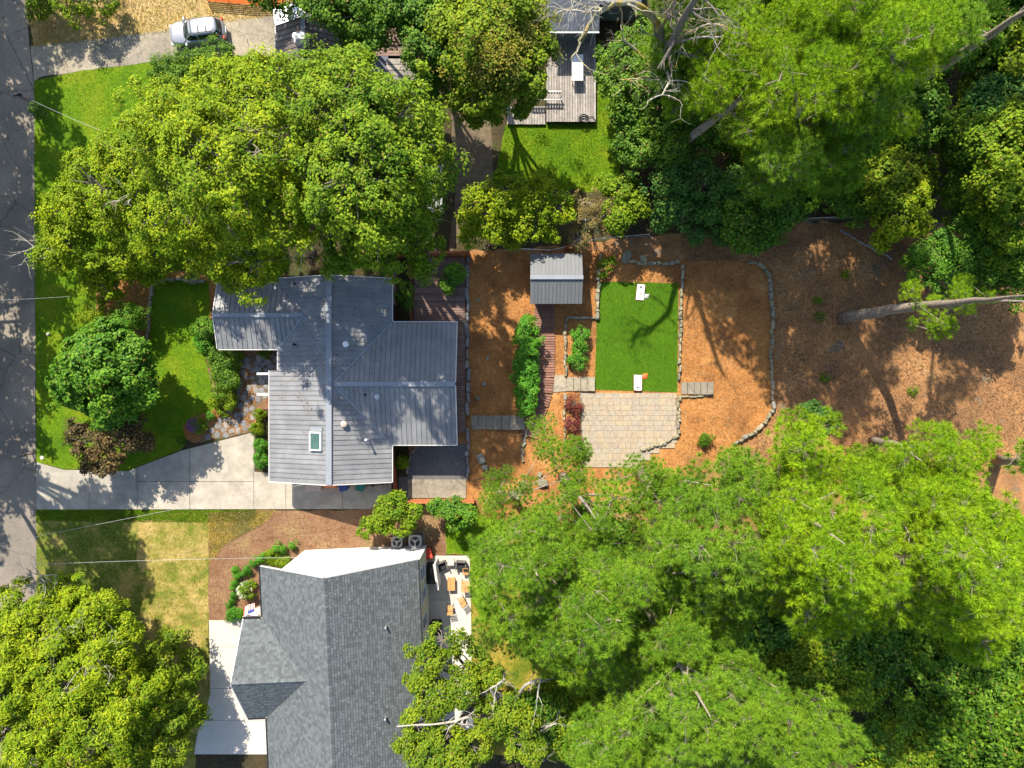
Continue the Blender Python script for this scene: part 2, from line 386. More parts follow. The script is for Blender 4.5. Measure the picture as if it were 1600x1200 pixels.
sheet('neighbour_driveway', OD, .016, M['conc_old'], 1.2, 14)
BEDL = [(150, 440), (235, 432), (245, 440), (236, 480), (234, 560), (240, 600), (226, 610), (205, 480), (150, 505)]
sheet('straw_bed_front', BEDL, .014, M['straw'], 2)
BEDT = [(240, 438), (262, 425), (345, 420), (430, 420), (430, 446), (340, 446), (333, 500), (327, 505), (328, 470), (327, 440), (290, 432), (262, 438), (244, 446)]
sheet('straw_bed_house', BEDT, .014, M['straw'], 2)
BEDF = [(290, 685), (286, 665), (305, 650), (345, 636), (400, 555), (400, 640), (398, 672), (305, 692)]
sheet('straw_bed_walk', BEDF, .015, M['straw'], 2)
SHB = [(328, 500), (345, 545), (435, 548), (435, 640), (398, 640), (370, 625), (345, 645), (330, 600), (322, 560)]
sheet('planting_bed_door', SHB, .018, M['bark_mulch'], 1.5)
DL = [(57, 798), (327, 798), (326, 968), (330, 1085), (306, 1150), (305, 1260), (57, 1260)]
sheet('dry_lawn', DL, .008, M['dry'], 1)
M['mixed'] = ground_mat('lawn_mixed', [(.36, (.07, .13, .01)), (.5, (.13, .17, .02)), (.64, (.36, .29, .08))], [(.3, (.55,)*3), (.7, (1.3,)*3)], .55, 12, .9, .06)
sheet('kerb_side_lawn', [(57, 812), (205, 812), (215, 850), (222, 940), (228, 1010), (150, 1010), (57, 930)], .011, M['mixed'], 5)
sheet('grass_strip', [(57, 797), (400, 797), (398, 812), (330, 816), (200, 811), (57, 814)], .014, M['lawn'], 1.5)
BM = [(326, 806), (400, 797), (560, 797), (612, 770), (640, 785), (698, 800), (698, 866), (560, 900), (410, 975), (326, 970)]
sheet('bark_mulch_bed', BM, .010, M['bark_mulch'], 1.5)
WE = [(326, 800), (400, 797), (430, 797), (405, 822), (375, 838), (352, 850), (335, 872), (327, 880)]
sheet('weedy_patch', WE, .014, M['weedy'], 4)
BG = [(698, 790), (800, 790), (860, 800), (860, 1180), (735, 1180), (735, 866), (698, 866)]
sheet('back_grass', BG, .009, M['weedy'], 2)
sheet('back_grass_green', [(698, 800), (790, 800), (790, 900), (760, 980), (737, 940), (736, 866), (698, 866)], .013, M['lawn'], 3)
NL = [(790, 195), (930, 190), (935, 60), (975, 200), (968, 270), (930, 300), (770, 290)]
sheet('neighbour_lawn', NL, .008, M['lawn'], 3)
sheet('earth_path', [(704, 180), (768, 180), (770, 300), (700, 400), (712, 300)], .010, M['earth'], 1)
BY = [(640, 395), (830, 390), (930, 378), (1010, 369), (1100, 357), (1200, 350), (1370, 343), (1500, 352), (1680, 370), (1760, 720), (1640, 840), (1000, 830), (640, 790)]
sheet('leaf_litter_slope', BY, .008, M['litter'], 4)
SB = [(728, 395), (930, 392), (1062, 408), (1195, 408), (1208, 500), (1210, 650), (1150, 700), (1062, 760), (900, 840), (730, 800)]
sheet('pine_straw_bed', SB, .014, M['straw'], 3)
TF = [(934, 441), (963, 440), (1060, 443), (1058, 613), (929, 609)]
sheet('artificial_turf', TF, .03, M['turf'])
sheet('gravel_patio', [(655, 694), (729, 694), (729, 749), (637, 749), (637, 735), (641, 715)], .022, M['gravel_dark'], .6, 8)
sheet('gravel_strip', [(623, 745), (639, 745), (639, 790), (623, 790)], .020, M['gravel_dark'], .5, 8)

blades('lawn_grass', FL, 55000, .010, M['grassb'], .08, .035)
blades('neighbour_grass', NL, 15000, .010, M['grassb'], .08, .035)
blades('dry_grass', DL, 30000, .010, M['dryb'], .09, .035, .08)
blades('verge_tufts', VG, 16000, .010, M['dryb'], .12, .04, .1)
blades('strip_grass', [(57, 796), (400, 796), (398, 812), (330, 816), (57, 814)], 12000, .014, M['grassb'], .08, .035)
blades('weedy_tufts', WE, 9000, .014, M['dryb'], .09, .035, .08)
blades('back_grass_tufts', BG, 16000, .012, M['grassb'], .09, .035, .08)
blades('turf_pile', [(934, 441), (963, 440), (1060, 443), (1058, 613), (929, 609)], 26000, .03, M['turfb'], .04, .025, .02)
flakes('pine_straw', SB, 42000, .014, M['strawb'], .24, .022, .03, [TF, [(905, 612), (1060, 612), (1060, 700), (990, 726), (905, 726)]])
flakes('front_bed_straw', BEDL, 6000, .015, M['strawb'], .2, .018, .03)
flakes('walk_bed_straw', BEDF, 5000, .018, M['strawb'], .2, .018, .03)
flakes('fallen_leaves', [(1062, 360), (1370, 345), (1660, 380), (1660, 740), (1150, 740), (1205, 640), (1200, 412), (1062, 408)], 32000, .010, M['litterb'], .11, .07, .04)
flakes('bark_chips', BM, 9000, .012, M['litterb'], .08, .04, .03)
flakes('forest_leaves', [(930, 100), (1660, 0), (1660, 380), (1200, 350), (1000, 370)], 6000, .002, M['litterb'], .14, .08, .04)

# driveway of jointed concrete slabs
DW = [(57, 722), (100, 734), (200, 736), (284, 704), (398, 675), (398, 737), (420, 739), (612, 739), (612, 768), (580, 795), (57, 796)]
dwb = sheet('driveway', DW, .014, M['joint'])
def clip(poly, axis, lo, hi):
    def half(poly, f):
        out = []
        for i in range(len(poly)):
            a = poly[i]; b = poly[(i+1) % len(poly)]; fa = f(a); fb = f(b)
            if fa >= 0: out.append(a)
            if (fa >= 0) != (fb >= 0):
                t = fa/(fa-fb); out.append(tuple(a[k]+(b[k]-a[k])*t for k in range(2)))
        return out
    p = half(poly, lambda q: q[axis]-lo)
    return half(p, lambda q: hi-q[axis]) if len(p) > 2 else []
xs = [57, 140, 215, 297, 397, 447, 535, 612]
for i in range(len(xs)-1):
    c = clip(DW, 0, xs[i]+.4, xs[i+1]-.4)
    for (y0, y1) in ((600, 752), (752.8, 800)) if i in (2, 3) else ((600, 800),):
        q = clip(c, 1, y0, y1)
        if len(q) > 2:
            wq = [((a-800)/20, (600-b)/20) for a, b in q]
            MB().prism(wq, .012, .045+rnd.uniform(-.004, .004)).build('concrete_slab', M['conc'], dwb)
WD = [(327, 969), (362, 969), (382, 958), (410, 945), (410, 968), (430, 968), (430, 1130), (417, 1178), (304, 1178), (308, 1150), (329, 1085)]
wdb = sheet('neighbour_walk', WD, .014, M['joint'])
for y0, y1 in ((940, 1010), (1010.6, 1075), (1075.6, 1125), (1125.6, 1180)):
    q = clip(WD, 1, y0, y1)
    MB().prism([((a-800)/20, (600-b)/20) for a, b in q], .012, .05).build('concrete_slab', M['conc_white'], wdb)
PT = [(655, 868), (734, 868), (740, 1140), (655, 1140)]
ptb = sheet('white_patio', PT, .02, M['joint'])
for y0, y1 in ((860, 937), (937.6, 1010), (1010.6, 1140)):
    q = clip(PT, 1, y0, y1)
    MB().prism([((a-800)/20, (600-b)/20) for a, b in q], .012, .06).build('concrete_slab', M['conc_white'], ptb)
MB().prism([((a-800)/20, (600-b)/20) for a, b in ((638, 749), (728, 749), (728, 778), (638, 778))], .01, .09).build('concrete_pad', M['conc_old'], kind='structure')
MB().prism([((a-800)/20, (600-b)/20) for a, b in ((866, 586), (884, 586), (886, 611), (864, 613))], .01, .09).build('landing_pad', M['conc_old'], kind='structure')

# ------------------------------------------------------------------ rocks, walls, pavers, steps
def rockmesh(seed, flat=.6):
    r = random.Random(seed); vs = []; fs = []
    n = 8; prof = [(.78, -.5), (1, -.1), (.95, .3), (.62, .5)]
    jit = [r.uniform(.82, 1.12) for _ in range(n)]
    for k, (q, z) in enumerate(prof):
        for j in range(n):
            t = 2*math.pi*(j+r.uniform(-.15, .15))/n
            c, s_ = math.cos(t), math.sin(t); m = max(abs(c), abs(s_)); sq = .5/m*.55+.5*.45
            vs.append((c*q*sq*jit[j], s_*q*sq*jit[j], z*flat+r.uniform(-.04, .04)))
    for k in range(3):
        for j in range(n): fs.append((k*n+j, k*n+(j+1) % n, (k+1)*n+(j+1) % n, (k+1)*n+j))
    fs.append(tuple(range(3*n, 4*n)))
    me = bpy.data.meshes.new('stone'); me.from_pydata(vs, [], fs); me.update(); return me
ROCK = [rockmesh(i) for i in range(8)]
def rock(parent, name, x, y, z, sx, sy, sz, rz, mat):
    key = (mat.name, rnd.randrange(8))
    me = ROCKM.get(key)
    if me is None:
        me = ROCK[key[1]].copy(); me.materials.append(mat); ROCKM[key] = me
    o = bpy.data.objects.new(name, me); C.objects.link(o)
    o.location = (x, y, z); o.scale = (sx, sy, sz); o.rotation_euler = (0, 0, rz)
    if parent is not None: o.parent = parent; o.location = Vector((x, y, z))-parent.location
    return o
ROCKM = {}
def stone_wall(label, pts, mat, hgt=.35, wd=.32, ln=.5, cat='retaining wall', gap=.02, name='stone_wall', rows=1):
    pts = PX(pts); t = thing(name, label, cat, pts[0])
    seg = []
    for a, b in zip(pts, pts[1:]):
        L = (b-a).length; d = (b-a)/L; s = 0
        while s < L-.12:
            l = min(ln*rnd.uniform(.5, 1.7), L-s); c = a+d*(s+l/2)
            nn = Vector((-d.y, d.x, 0))*rnd.uniform(-.07, .07)
            rock(t, 'stone', c.x+nn.x, c.y+nn.y, hgt*.5*rnd.uniform(.92, 1.1), l+.05-gap, wd*rnd.uniform(.55, 1.1), hgt*1.7, math.atan2(d.y, d.x)+rnd.uniform(-.08, .08), mat)
            s += l
    return t
stone_wall('long straight grey stone wall east of the brown deck', [(731, 402), (731, 648)], M['stone_grey'], .45, .36, .75)
stone_wall('short grey stone wall beside the dark gravel patio', [(731, 669), (731, 748)], M['stone_grey'], .4, .3, .7)
stone_wall('stone wall along the turf edge nearest the shed', [(938, 398), (934, 440), (932, 500)], M['stone'], .4, .36, .42)
stone_wall('stone wall above the orange straw north of the turf', [(975, 408), (1010, 412), (1062, 411)], M['stone'], .4, .32, .45)
stone_wall('long stone wall along the turf edge toward the slope', [(1065, 414), (1063, 500), (1060, 595)], M['stone'], .4, .32, .45)
stone_wall('low stone edging beside the tan paver patio', [(1060, 618), (1060, 680), (1035, 694), (1000, 704)], M['stone'], .3, .28, .4)
stone_wall('curving stone wall across the shaded slope', [(1166, 412), (1182, 413), (1196, 425), (1203, 442), (1205, 500), (1203, 560), (1206, 640), (1196, 658), (1176, 676), (1144, 693)], M['stone'], .4, .3, .5)
stone_wall('stone border round the bed of three green shrubs', [(930, 497), (884, 496), (883, 588)], M['stone'], .3, .28, .4)
stone_wall('stone border beside the red shrubs', [(883, 614), (882, 700)], M['stone'], .25, .26, .38)
stone_wall('crooked row of small stones through the orange straw', [(822, 672), (820, 690), (815, 700), (818, 722)], M['stone'], .2, .3, .3, 'stone edging', name='stone_edging')
stone_wall('curved stone edging round the dark gravel patio', [(652, 697), (642, 710), (637, 725), (635, 742)], M['stone'], .22, .24, .35, 'stone edging', name='stone_edging')
stone_wall('stone edging on the left rim of the lawn island', [(240, 446), (236, 470), (233, 500), (232, 530), (233, 560)], M['stone'], .2, .26, .4, 'stone edging', name='stone_edging')
stone_wall('stone edging on the upper rim of the lawn island', [(243, 442), (262, 436), (285, 437), (300, 441), (322, 438)], M['stone'], .25, .3, .5, 'stone edging', name='stone_edging')
stone_wall('stone edging along the dark leafy rim of the slope', [(1312, 360), (1340, 375), (1365, 390), (1395, 405)], M['stone_grey'], .15, .2, .4, 'stone edging', name='stone_edging')
stone_wall('stone kerb south of the paved steps by the turf', [(1062, 620), (1110, 618)], M['stone'], .2, .2, .4, 'stone edging', name='stone_edging')
for i, (a, b, s, lab) in enumerate([(848, 754, .9, 'white boulder in orange straw beside the pine branches'), (843, 742, .5, 'small pale rock above the white boulder'),
        (752, 716, .8, 'grey rock on the straw slope beyond the gravel patio'), (758, 730, .6, 'small grey rock below its larger twin'),
        (978, 402, 1.0, 'dark grey boulder behind the turf yard wall'), (1005, 405, .8, 'pale boulder beside the dark one behind the turf'),
        (748, 470, .35, 'small stone low on the shaded straw slope'), (756, 600, .4, 'stone showing in straw left of the hedge'),
        (762, 560, .35, 'single pale stone amid the straw slope'), (746, 622, .4, 'stone in the straw just above the steps'),
        (76, 522, .3, 'white rock on the shaded strip of front lawn'), (305, 437, .8, 'flat pale rock at the lawn island top')]):
    q = P(a, b); tag(rock(None, 'boulder', q.x, q.y, s*.2, s, s*.75, s*.8, i, M['stone'] if i != 10 else M['conc_white']), lab, 'rock')

# paver patio: every paver an object
M['pjoint'] = plain('paver_joint', (.20, .17, .13), .9)
pv = sheet('paver_patio', [(906, 613), (1058, 617), (1058, 690), (1030, 702), (990, 726), (908, 726)], .02, M['pjoint'])
boxm = MB().box(-.5, -.5, -.5, .5, .5, .5); bm_me = bpy.data.meshes.new('block'); bm_me.from_pydata(boxm.v, [], boxm.f); bm_me.update()
BLK = {}
def block(parent, name, x, y, z, sx, sy, sz, rz, mat, ry=0, rx=0):
    me = BLK.get(mat.name)
    if me is None: me = bm_me.copy(); me.materials.append(mat); BLK[mat.name] = me
    o = bpy.data.objects.new(name, me); C.objects.link(o)
    o.scale = (sx, sy, sz); o.rotation_euler = (rx, ry, rz)
    if parent is not None: o.parent = parent; o.location = Vector((x, y, z))-parent.location
    else: o.location = (x, y, z)
    return o
yy = 614.0; row = 0; npv = 0
PVP = [(906, 613), (1058, 617), (1058, 692), (1030, 704), (990, 728), (906, 728)]
while yy < 724:
    rh = rnd.choice([8, 8, 11]); xx = 907.0+(row % 2)*2
    while xx < 1056:
        rw = min(rnd.choice([8, 11, 11, 15]), 1057-xx)
        cx, cy = xx+rw/2, yy+rh/2
        if inpoly(np.array([cx]), np.array([cy]), PVP)[0] and rw > 3:
            q = P(cx, cy); npv += 1
            block(pv, 'paver', q.x, q.y, .055+rnd.uniform(-.004, .004), rw/20-.014, rh/20-.014, .08, rnd.uniform(-.006, .006), M['paver'])
        xx += rw
    yy += rh; row += 1
# steps
def steps(label, x0, x1, y0, y1, n, mat, rise):
    t = thing('garden_steps', label, 'steps', P((x0+x1)/2, (y0+y1)/2))
    wx = (x1-x0)/n
    for i in range(n):
        q = P(x0+wx*(i+.5), (y0+y1)/2)
        h = .1+rise*i
        block(t, 'step', q.x, q.y, h/2, wx/20-.03, (y1-y0)/20*rnd.uniform(.97, 1.02), h, rnd.uniform(-.01, .01), mat)
    return t
steps('weathered timber steps climbing from deck to boardwalk', 736, 820, 649, 671, 7, M['conc_old'], .06)
steps('pale steps from the landing pad to the turf corner', 885, 929, 589, 611, 4, M['conc_old'], .07)
steps('pale steps leading from the turf toward the slope', 1064, 1113, 597, 616, 5, M['conc_old'], .07)
# flagstone walk
fl = sheet('flagstone_walk', [(378, 560), (435, 548), (435, 600), (400, 636), (398, 675), (306, 692), (345, 650), (372, 610)], .02, M['earth'], 1)
FSP = [(378, 562), (434, 552), (434, 600), (402, 634), (398, 673), (320, 687), (345, 654), (372, 612)]
ctr = []
for _ in range(2500):
    a, b = rnd.uniform(315, 436), rnd.uniform(548, 690)
    if inpoly(np.array([a]), np.array([b]), FSP)[0] and all((a-c)**2+(b-d)**2 > 8.2**2 for c, d in ctr): ctr.append((a, b))
for a, b in ctr:
    q = P(a, b); rock(fl, 'flagstone', q.x, q.y, .03, rnd.uniform(.44, .6), rnd.uniform(.38, .5), .1, rnd.uniform(0, 3), M['flag'])

# ------------------------------------------------------------------ decks
def deck(name, label, rects, mat, along, pitch=.19, z=.35, cat='deck', gap=.03, frame=None):
    """rects in ground px; along 'x' boards run E-W"""
    t = thing(name, label, cat, P((rects[0][0]+rects[0][2])/2, (rects[0][1]+rects[0][3])/2))
    for (x0, y0, x1, y1) in rects:
        a = P(x0, y1); b = P(x1, y0)
        if along == 'x':
            n = int((b.y-a.y)/pitch)
            for i in range(n):
                y = a.y+(i+.5)*(b.y-a.y)/n
                block(t, 'board', (a.x+b.x)/2+rnd.uniform(-.01, .01), y, z-.02+rnd.uniform(-.004, .004), b.x-a.x, (b.y-a.y)/n-gap, .035, 0, mat)
        else:
            n = int((b.x-a.x)/pitch)
            for i in range(n):
                x = a.x+(i+.5)*(b.x-a.x)/n
                block(t, 'board', x, (a.y+b.y)/2+rnd.uniform(-.01, .01), z-.02+rnd.uniform(-.004, .004), (b.x-a.x)/n-gap, b.y-a.y, .035, 0, mat)
        f = MB(); f.box(a.x+.05, a.y+.05, .01, b.x-.05, b.y-.05, z-.07); f.build('joists', M['black'], t)
    return t
deck('wooden_deck', 'brown slatted deck in the corner behind the grey house', [(648, 404, 727, 505), (690, 505.5, 727, 676)], M['deck'], 'x')
nd = deck('weathered_deck', 'weathered grey deck with white table behind the northern house', [(853, 52, 930, 194)], M['greywood'], 'y', .2, .5)
deck('stair_deck', 'lower grey plank landing beside the weathered deck', [(792, 168, 852, 196)], M['greywood'], 'y', .2, .25)
# boardwalk following a path
t = thing('boardwalk', 'reddish plank boardwalk winding from shed to steps', 'boardwalk', P(852, 560))
path = [P(851, 476), P(851, 590), P(849, 612), P(843, 635), P(834, 658), P(826, 684)]
s = 0; segs = [(a, b) for a, b in zip(path, path[1:])]; total = sum((b-a).length for a, b in segs); pitch = .2
while s < total:
    q = s
    for a, b in segs:
        L = (b-a).length
        if q <= L: break
        q -= L
    d = (b-a).normalized(); c = a+d*min(q, L)
    k = min(1, max(0, (s-5.0)/3)); ang = math.atan2(d.y, d.x)+math.pi/2
    block(t, 'board', c.x, c.y, .14+rnd.uniform(-.004, .004), 1.55-.25*k, pitch-.045, .04, ang+rnd.uniform(-.01, .01), M['walk'])
    s += pitch
f = MB()
for off in (-.5, .5): f.tube([p+Vector((off, 0, .06)) for p in path], .05, 4)
f.build('bearer', M['black'], t)

# ------------------------------------------------------------------ standing-seam roofs
def fclip(poly, axis, lo, hi): return clip(poly, axis, lo, hi)
def slope(parent, poly, zf, axis, pitch, mat, rib=.04, name='roof_panel', ribh=.05):
    """poly in thing-world XY, zf(x,y), strips along axis coordinate (0: strips in x)"""
    lo = min(p[axis] for p in poly); hi = max(p[axis] for p in poly); n = max(1, round((hi-lo)/pitch)); st = (hi-lo)/n
    for i in range(n):
        a, b = lo+i*st, lo+(i+1)*st
        q = fclip(poly, axis, a, b-.004)
        if len(q) < 3: continue
        m = MB(); m.prism(q, lambda x, y: zf(x, y)-.05, zf)
        r = fclip(poly, axis, b-.004-rib, b-.004)
        if len(r) > 2: m.prism(r, lambda x, y: zf(x, y)+.0, lambda x, y: zf(x, y)+ribh)
        m.build(name, mat, parent)
def edge(parent, name, a, b, wd, ht, mat):
    d = (Vector(b)-Vector(a)); L = d.length; c = (Vector(a)+Vector(b))/2
    rz = math.atan2(d.y, d.x); ry = -math.atan2(d.z, math.hypot(d.x, d.y))
    M_ = Matrix.Translation(c) @ Matrix.Rotation(rz, 4, 'Z') @ Matrix.Rotation(ry, 4, 'Y')
    return MB().box(-L/2, -wd/2, -ht/2, L/2, wd/2, ht/2, M_).build(name, mat, parent)
def window(parent, x, y, z, w_, h_, axis, sgn, fm, gm=None, mull=True):
    """flat window on a wall: axis 'x' = wall normal along x"""
    f = MB(); t_ = .06
    def B(u0, u1, z0, z1, d0, d1):
        if axis == 'x': f.box(x+min(sgn*d0, sgn*d1), y+u0, z0, x+max(sgn*d0, sgn*d1), y+u1, z1)
        else: f.box(x+u0, y+min(sgn*d0, sgn*d1), z0, x+u1, y+max(sgn*d0, sgn*d1), z1)
    B(-w_/2-.08, -w_/2, z-.08, z+h_+.08, .0, t_); B(w_/2, w_/2+.08, z-.08, z+h_+.08, 0, t_)
    B(-w_/2, w_/2, z+h_, z+h_+.08, 0, t_); B(-w_/2, w_/2, z-.08, z, 0, t_+.04)
    if mull: B(-w_/2, w_/2, z+h_/2-.025, z+h_/2+.025, 0.012, t_-.01)
    o = f.build('window', fm, parent)
    f = MB()
    B(-w_/2, w_/2, z, z+h_, .002, .01)
    f.build('pane', gm or M['glass'], o)

# main grey house
hz = thing('grey_metal_roof_house', 'house with grey standing seam metal roof and skylight beside the driveway', 'house', (-13.1, 0, 0))
wl = MB()
wl.prism([(-16.9, 7.35), (-9.25, 7.35), (-9.25, 4.1), (-4.75, 4.1), (-4.75, -4.0), (-9.25, -4.0), (-9.25, -6.6), (-17.3, -6.6), (-17.3, .6), (-16.9, .6), (-16.9, 2.95), (-21.3, 2.95), (-21.3, 7.05), (-16.9, 7.05)], 0, 2.72)
wl.build('wall', M['redwood'], hz)
gw = MB()
gw.prism([(-4.86, -3.6), (-4.86, 3.6), (-4.78, 3.6), (-4.78, -3.6)], 2.7, lambda x, y: 4.15-abs(y)*.311)
gw.prism([(-21.3, 3.1), (-21.2, 3.1), (-21.2, 6.9), (-21.3, 6.9)], 2.7, lambda x, y: 3.6-abs(y-5.01)*.33)
gw.build('gable', M['redwood'], hz)
rf = MB(); rf.box(-13.3, -7.1, 4.1, -12.94, 7.6, 4.3); rfo = rf.build('roof', M['mroof_cap'], hz)
zE = lambda x, y: 4.4-(x+13.12)*.3546
zW = lambda x, y: 4.4+(x+13.12)*.3546
slope(rfo, [(-17.26, 7.75), (-13.12, 7.75), (-13.12, -7.2), (-17.97, -7.2), (-17.97, .99), (-17.26, .99), (-17.26, 2.6), (-15.09, 5.01), (-17.26, 7.42)], zW, 1, .36, M['mroof'])
slope(rfo, [(-13.12, 7.75), (-8.89, 7.75), (-8.89, 4.54), (-12.84, 0), (-8.89, -4.46), (-8.89, -7.2), (-13.12, -7.2)], zE, 1, .36, M['mroof'])
slope(rfo, [(-12.84, 0), (-4.1, 0), (-4.1, 4.54), (-8.86, 4.54)], lambda x, y: 4.3-y*.311, 0, .36, M['mroof'])
slope(rfo, [(-12.84, 0), (-4.1, 0), (-4.1, -4.46), (-8.92, -4.46)], lambda x, y: 4.3+y*.311, 0, .36, M['mroof'])
slope(rfo, [(-15.09, 5.01), (-21.7, 5.01), (-21.7, 7.42), (-17.26, 7.42)], lambda x, y: 3.7-(y-5.01)*.33, 0, .36, M['mroof'])
slope(rfo, [(-15.09, 5.01), (-21.7, 5.01), (-21.7, 2.6), (-17.26, 2.6)], lambda x, y: 3.7+(y-5.01)*.33, 0, .36, M['mroof'])
edge(rfo, 'ridge_cap', (-13.12, -7.22, 4.47), (-13.12, 7.77, 4.47), .42, .05, M['mroof_cap'])
edge(rfo, 'ridge_cap', (-12.7, 0, 4.37), (-4.08, 0, 4.37), .34, .05, M['mroof_cap'])
edge(rfo, 'ridge_cap', (-15.2, 5.01, 3.77), (-21.72, 5.01, 3.77), .3, .05, M['mroof_cap'])
for a, b in [((-8.86, 4.54, 2.91), (-12.84, 0, 4.33)), ((-8.92, -4.46, 2.91), (-12.84, 0, 4.33)), ((-17.26, 2.6, 2.94), (-15.09, 5.01, 3.74))]:
    edge(rfo, 'valley_flashing', a, b, .14, .06, M['mroof_cap'])
for a, b in [((-8.83, 4.62, 2.86), (-8.83, 7.8, 2.86)), ((-8.83, -4.5, 2.86), (-8.83, -7.25, 2.86)), ((-4.05, -4.5, 2.9), (-4.05, -.1, 4.3)), ((-4.05, 4.6, 2.9), (-4.05, .1, 4.3)),
             ((-8.8, 4.6, 2.86), (-4.05, 4.6, 2.86)), ((-8.8, -4.52, 2.86), (-4.05, -4.52, 2.86)), ((-21.7, 2.54, 2.86), (-17.3, 2.54, 2.86)), ((-21.7, 7.48, 2.86), (-17.3, 7.48, 2.86)),
             ((-21.76, 2.6, 2.9), (-21.76, 5.0, 3.7)), ((-21.76, 7.4, 2.9), (-21.76, 5.02, 3.7)), ((-18.03, -7.2, 2.63), (-18.03, 1.0, 2.63)), ((-17.32, 1.05, 2.86), (-17.32, 2.5, 2.86)),
             ((-18.0, -7.26, 2.66), (-13.14, -7.26, 4.4)), ((-13.1, -7.26, 4.4), (-8.86, -7.26, 2.88)), ((-17.3, 7.81, 2.9), (-13.14, 7.81, 4.4)), ((-13.1, 7.81, 4.4), (-8.86, 7.81, 2.88))]:
    edge(hz, 'fascia', a, b, .07, .12, M['trim'])
# skylight
q = P(495, 689, 3.9); zs = zW(q.x, 0)
sk_ = MB(); M_ = Matrix.Translation((q.x, q.y, zs+.12)) @ Matrix.Rotation(-math.atan(.3546), 4, 'Y')
sk_.box(-.5, -.68, -.1, .5, -.58, .1, M_).box(-.5, .58, -.1, .5, .68, .1, M_).box(-.5, -.58, -.1, -.4, .58, .1, M_).box(.4, -.58, -.1, .5, .58, .1, M_)
sko = sk_.build('skylight', M['white'], rfo)
MB().box(-.4, -.58, -.02, .4, .58, .04, M_).build('pane', M['sky_glass'], sko)
MB().box(-.52, .72, -.12, .52, 1.0, -.02, M_).build('flashing', M['mroof_cap'], rfo)
for (a, b, zz, r_, h_, mt) in [(541, 538, 3.9, .22, .45, 'white'), (590, 620, 4.1, .2, .4, 'galv'), (570, 617, 4.1, .1, .25, 'black'), (459, 538, 3.5, .1, .3, 'black'), (460, 443, 3.4, .08, .3, 'black'), (573, 687, 3.9, .1, .55, 'white')]:
    p = P(a, b, zz+.3); MB().lathe(p.x, p.y, [(r_*.6, zz-.4), (r_*.6, zz+h_), (r_, zz+h_), (r_*.95, zz+h_+.1), (r_*.3, zz+h_+.16)], 12).build('roof_vent', M[mt], rfo)
p = P(539, 662, 4.0); MB().lathe(p.x, p.y, [(.12, 3.6), (.12, 4.3), (.26, 4.3), (.22, 4.42), (.05, 4.5)], 8).build('turbine_vent', M['tan'], rfo)
# entrance beams
for yp in (584, 616):
    a = P(402, yp, 2.4); b = P(424, yp, 2.4); MB().box(a.x, a.y-.08, 2.3, b.x, a.y+.08, 2.5).build('porch_beam', M['white'], hz)
    MB().box(a.x, a.y-.07, .02, a.x+.14, a.y+.07, 2.295).build('porch_post', M['white'], hz)
window(hz, -9.25, 5.8, 1.0, 1.0, 1.2, 'x', 1, M['trim']); window(hz, -4.75, 2, 1.0, 1.6, 1.2, 'x', 1, M['trim']); window(hz, -4.75, -2, .2, 1.8, 2, 'x', 1, M['trim'])
window(hz, -9.25, -5.3, 1.0, 1.0, 1.2, 'x', 1, M['trim']); window(hz, -7, -4.0, 1.0, 1.4, 1.1, 'y', -1, M['trim']); window(hz, -19, 2.95, 1.0, 1.6, 1.1, 'y', -1, M['trim'])
MB().box(-17.0, -6.68, .02, -14.2, -6.61, 2.2).build('garage_door', M['white'], hz)
MB().box(-17.37, -.9, .05, -17.305, .1, 2.15).build('door', M['tan'], hz)

rl = MB()
for _ in range(420):
    if rnd.random() < .6: x, y = rnd.uniform(-17.2, -9), rnd.uniform(-2, 7.7)
    else: x, y = -13.12+rnd.uniform(-3.9, 3.9), rnd.uniform(-7, 7.7)
    if x < -13.12: z = zW(x, y)
    elif (x+13.12)*.3546 > .1+abs(y)*.311-.0 and abs(y) < 4.4: z = 4.3-abs(y)*.311
    else: z = zE(x, y)
    a = rnd.uniform(0, 6.28); l_ = rnd.uniform(.04, .09); c_, s_ = math.cos(a)*l_, math.sin(a)*l_
    rl.add([(x-c_, y-s_, z+.02), (x+s_*.5, y-c_*.5, z+.03), (x+c_, y+s_, z+.02), (x-s_*.5, y+c_*.5, z+.03)], [(0, 1, 2, 3)])
rl.build('roof_litter', M['litterb'], rfo, kind='stuff')
# neighbour house: shingle roof, built in a turned frame
A2 = R(2.5); O2 = Vector((-12.26, -12.8, 0))
h2 = thing('shingle_roof_house', 'white gabled house with blue grey shingle roof at the bottom', 'house', O2, A2)
def W2(x, y, z=0):
    c, s_ = math.cos(A2), math.sin(A2); return Vector((O2.x+x*c-y*s_, O2.y+x*s_+y*c, z))
def l2(m, name, mat, parent=h2, kind=None): return m.build(name, mat, parent, world=False, kind=kind)
wl = MB(); wl.box(-3.9, -19.6, 0, 5.62, -.05, 4.7)
wl.box(-6.5, -10.2, 0, -3.9, -4.0, 4.6)
l2(wl, 'wall', M['cream'])
for i in range(26):      # lapped white siding of the visible gable wall
    z0 = i*.32; z1 = z0+.315
    def xl(z): return max(-3.92, -5.6*(8.62-z)/3.8)
    def xr(z): return min(5.64, 5.6*(8.62-z)/3.8+.12)
    if z0 > 8.3: break
    m = MB(); zt = min(z1, 8.5)
    m.add([(xl(z0), -.045, z0), (xr(z0), -.045, z0), (xr(zt), -.045, zt), (xl(zt), -.045, zt), (xl(z0), .0, z0), (xr(z0), .0, z0), (xr(zt), -.03, zt), (xl(zt), -.03, zt)],
          [(0, 1, 2, 3), (7, 6, 5, 4), (0, 4, 5, 1), (3, 2, 6, 7), (1, 5, 6, 2), (0, 3, 7, 4)])
    l2(m, 'siding_board', M['siding'])
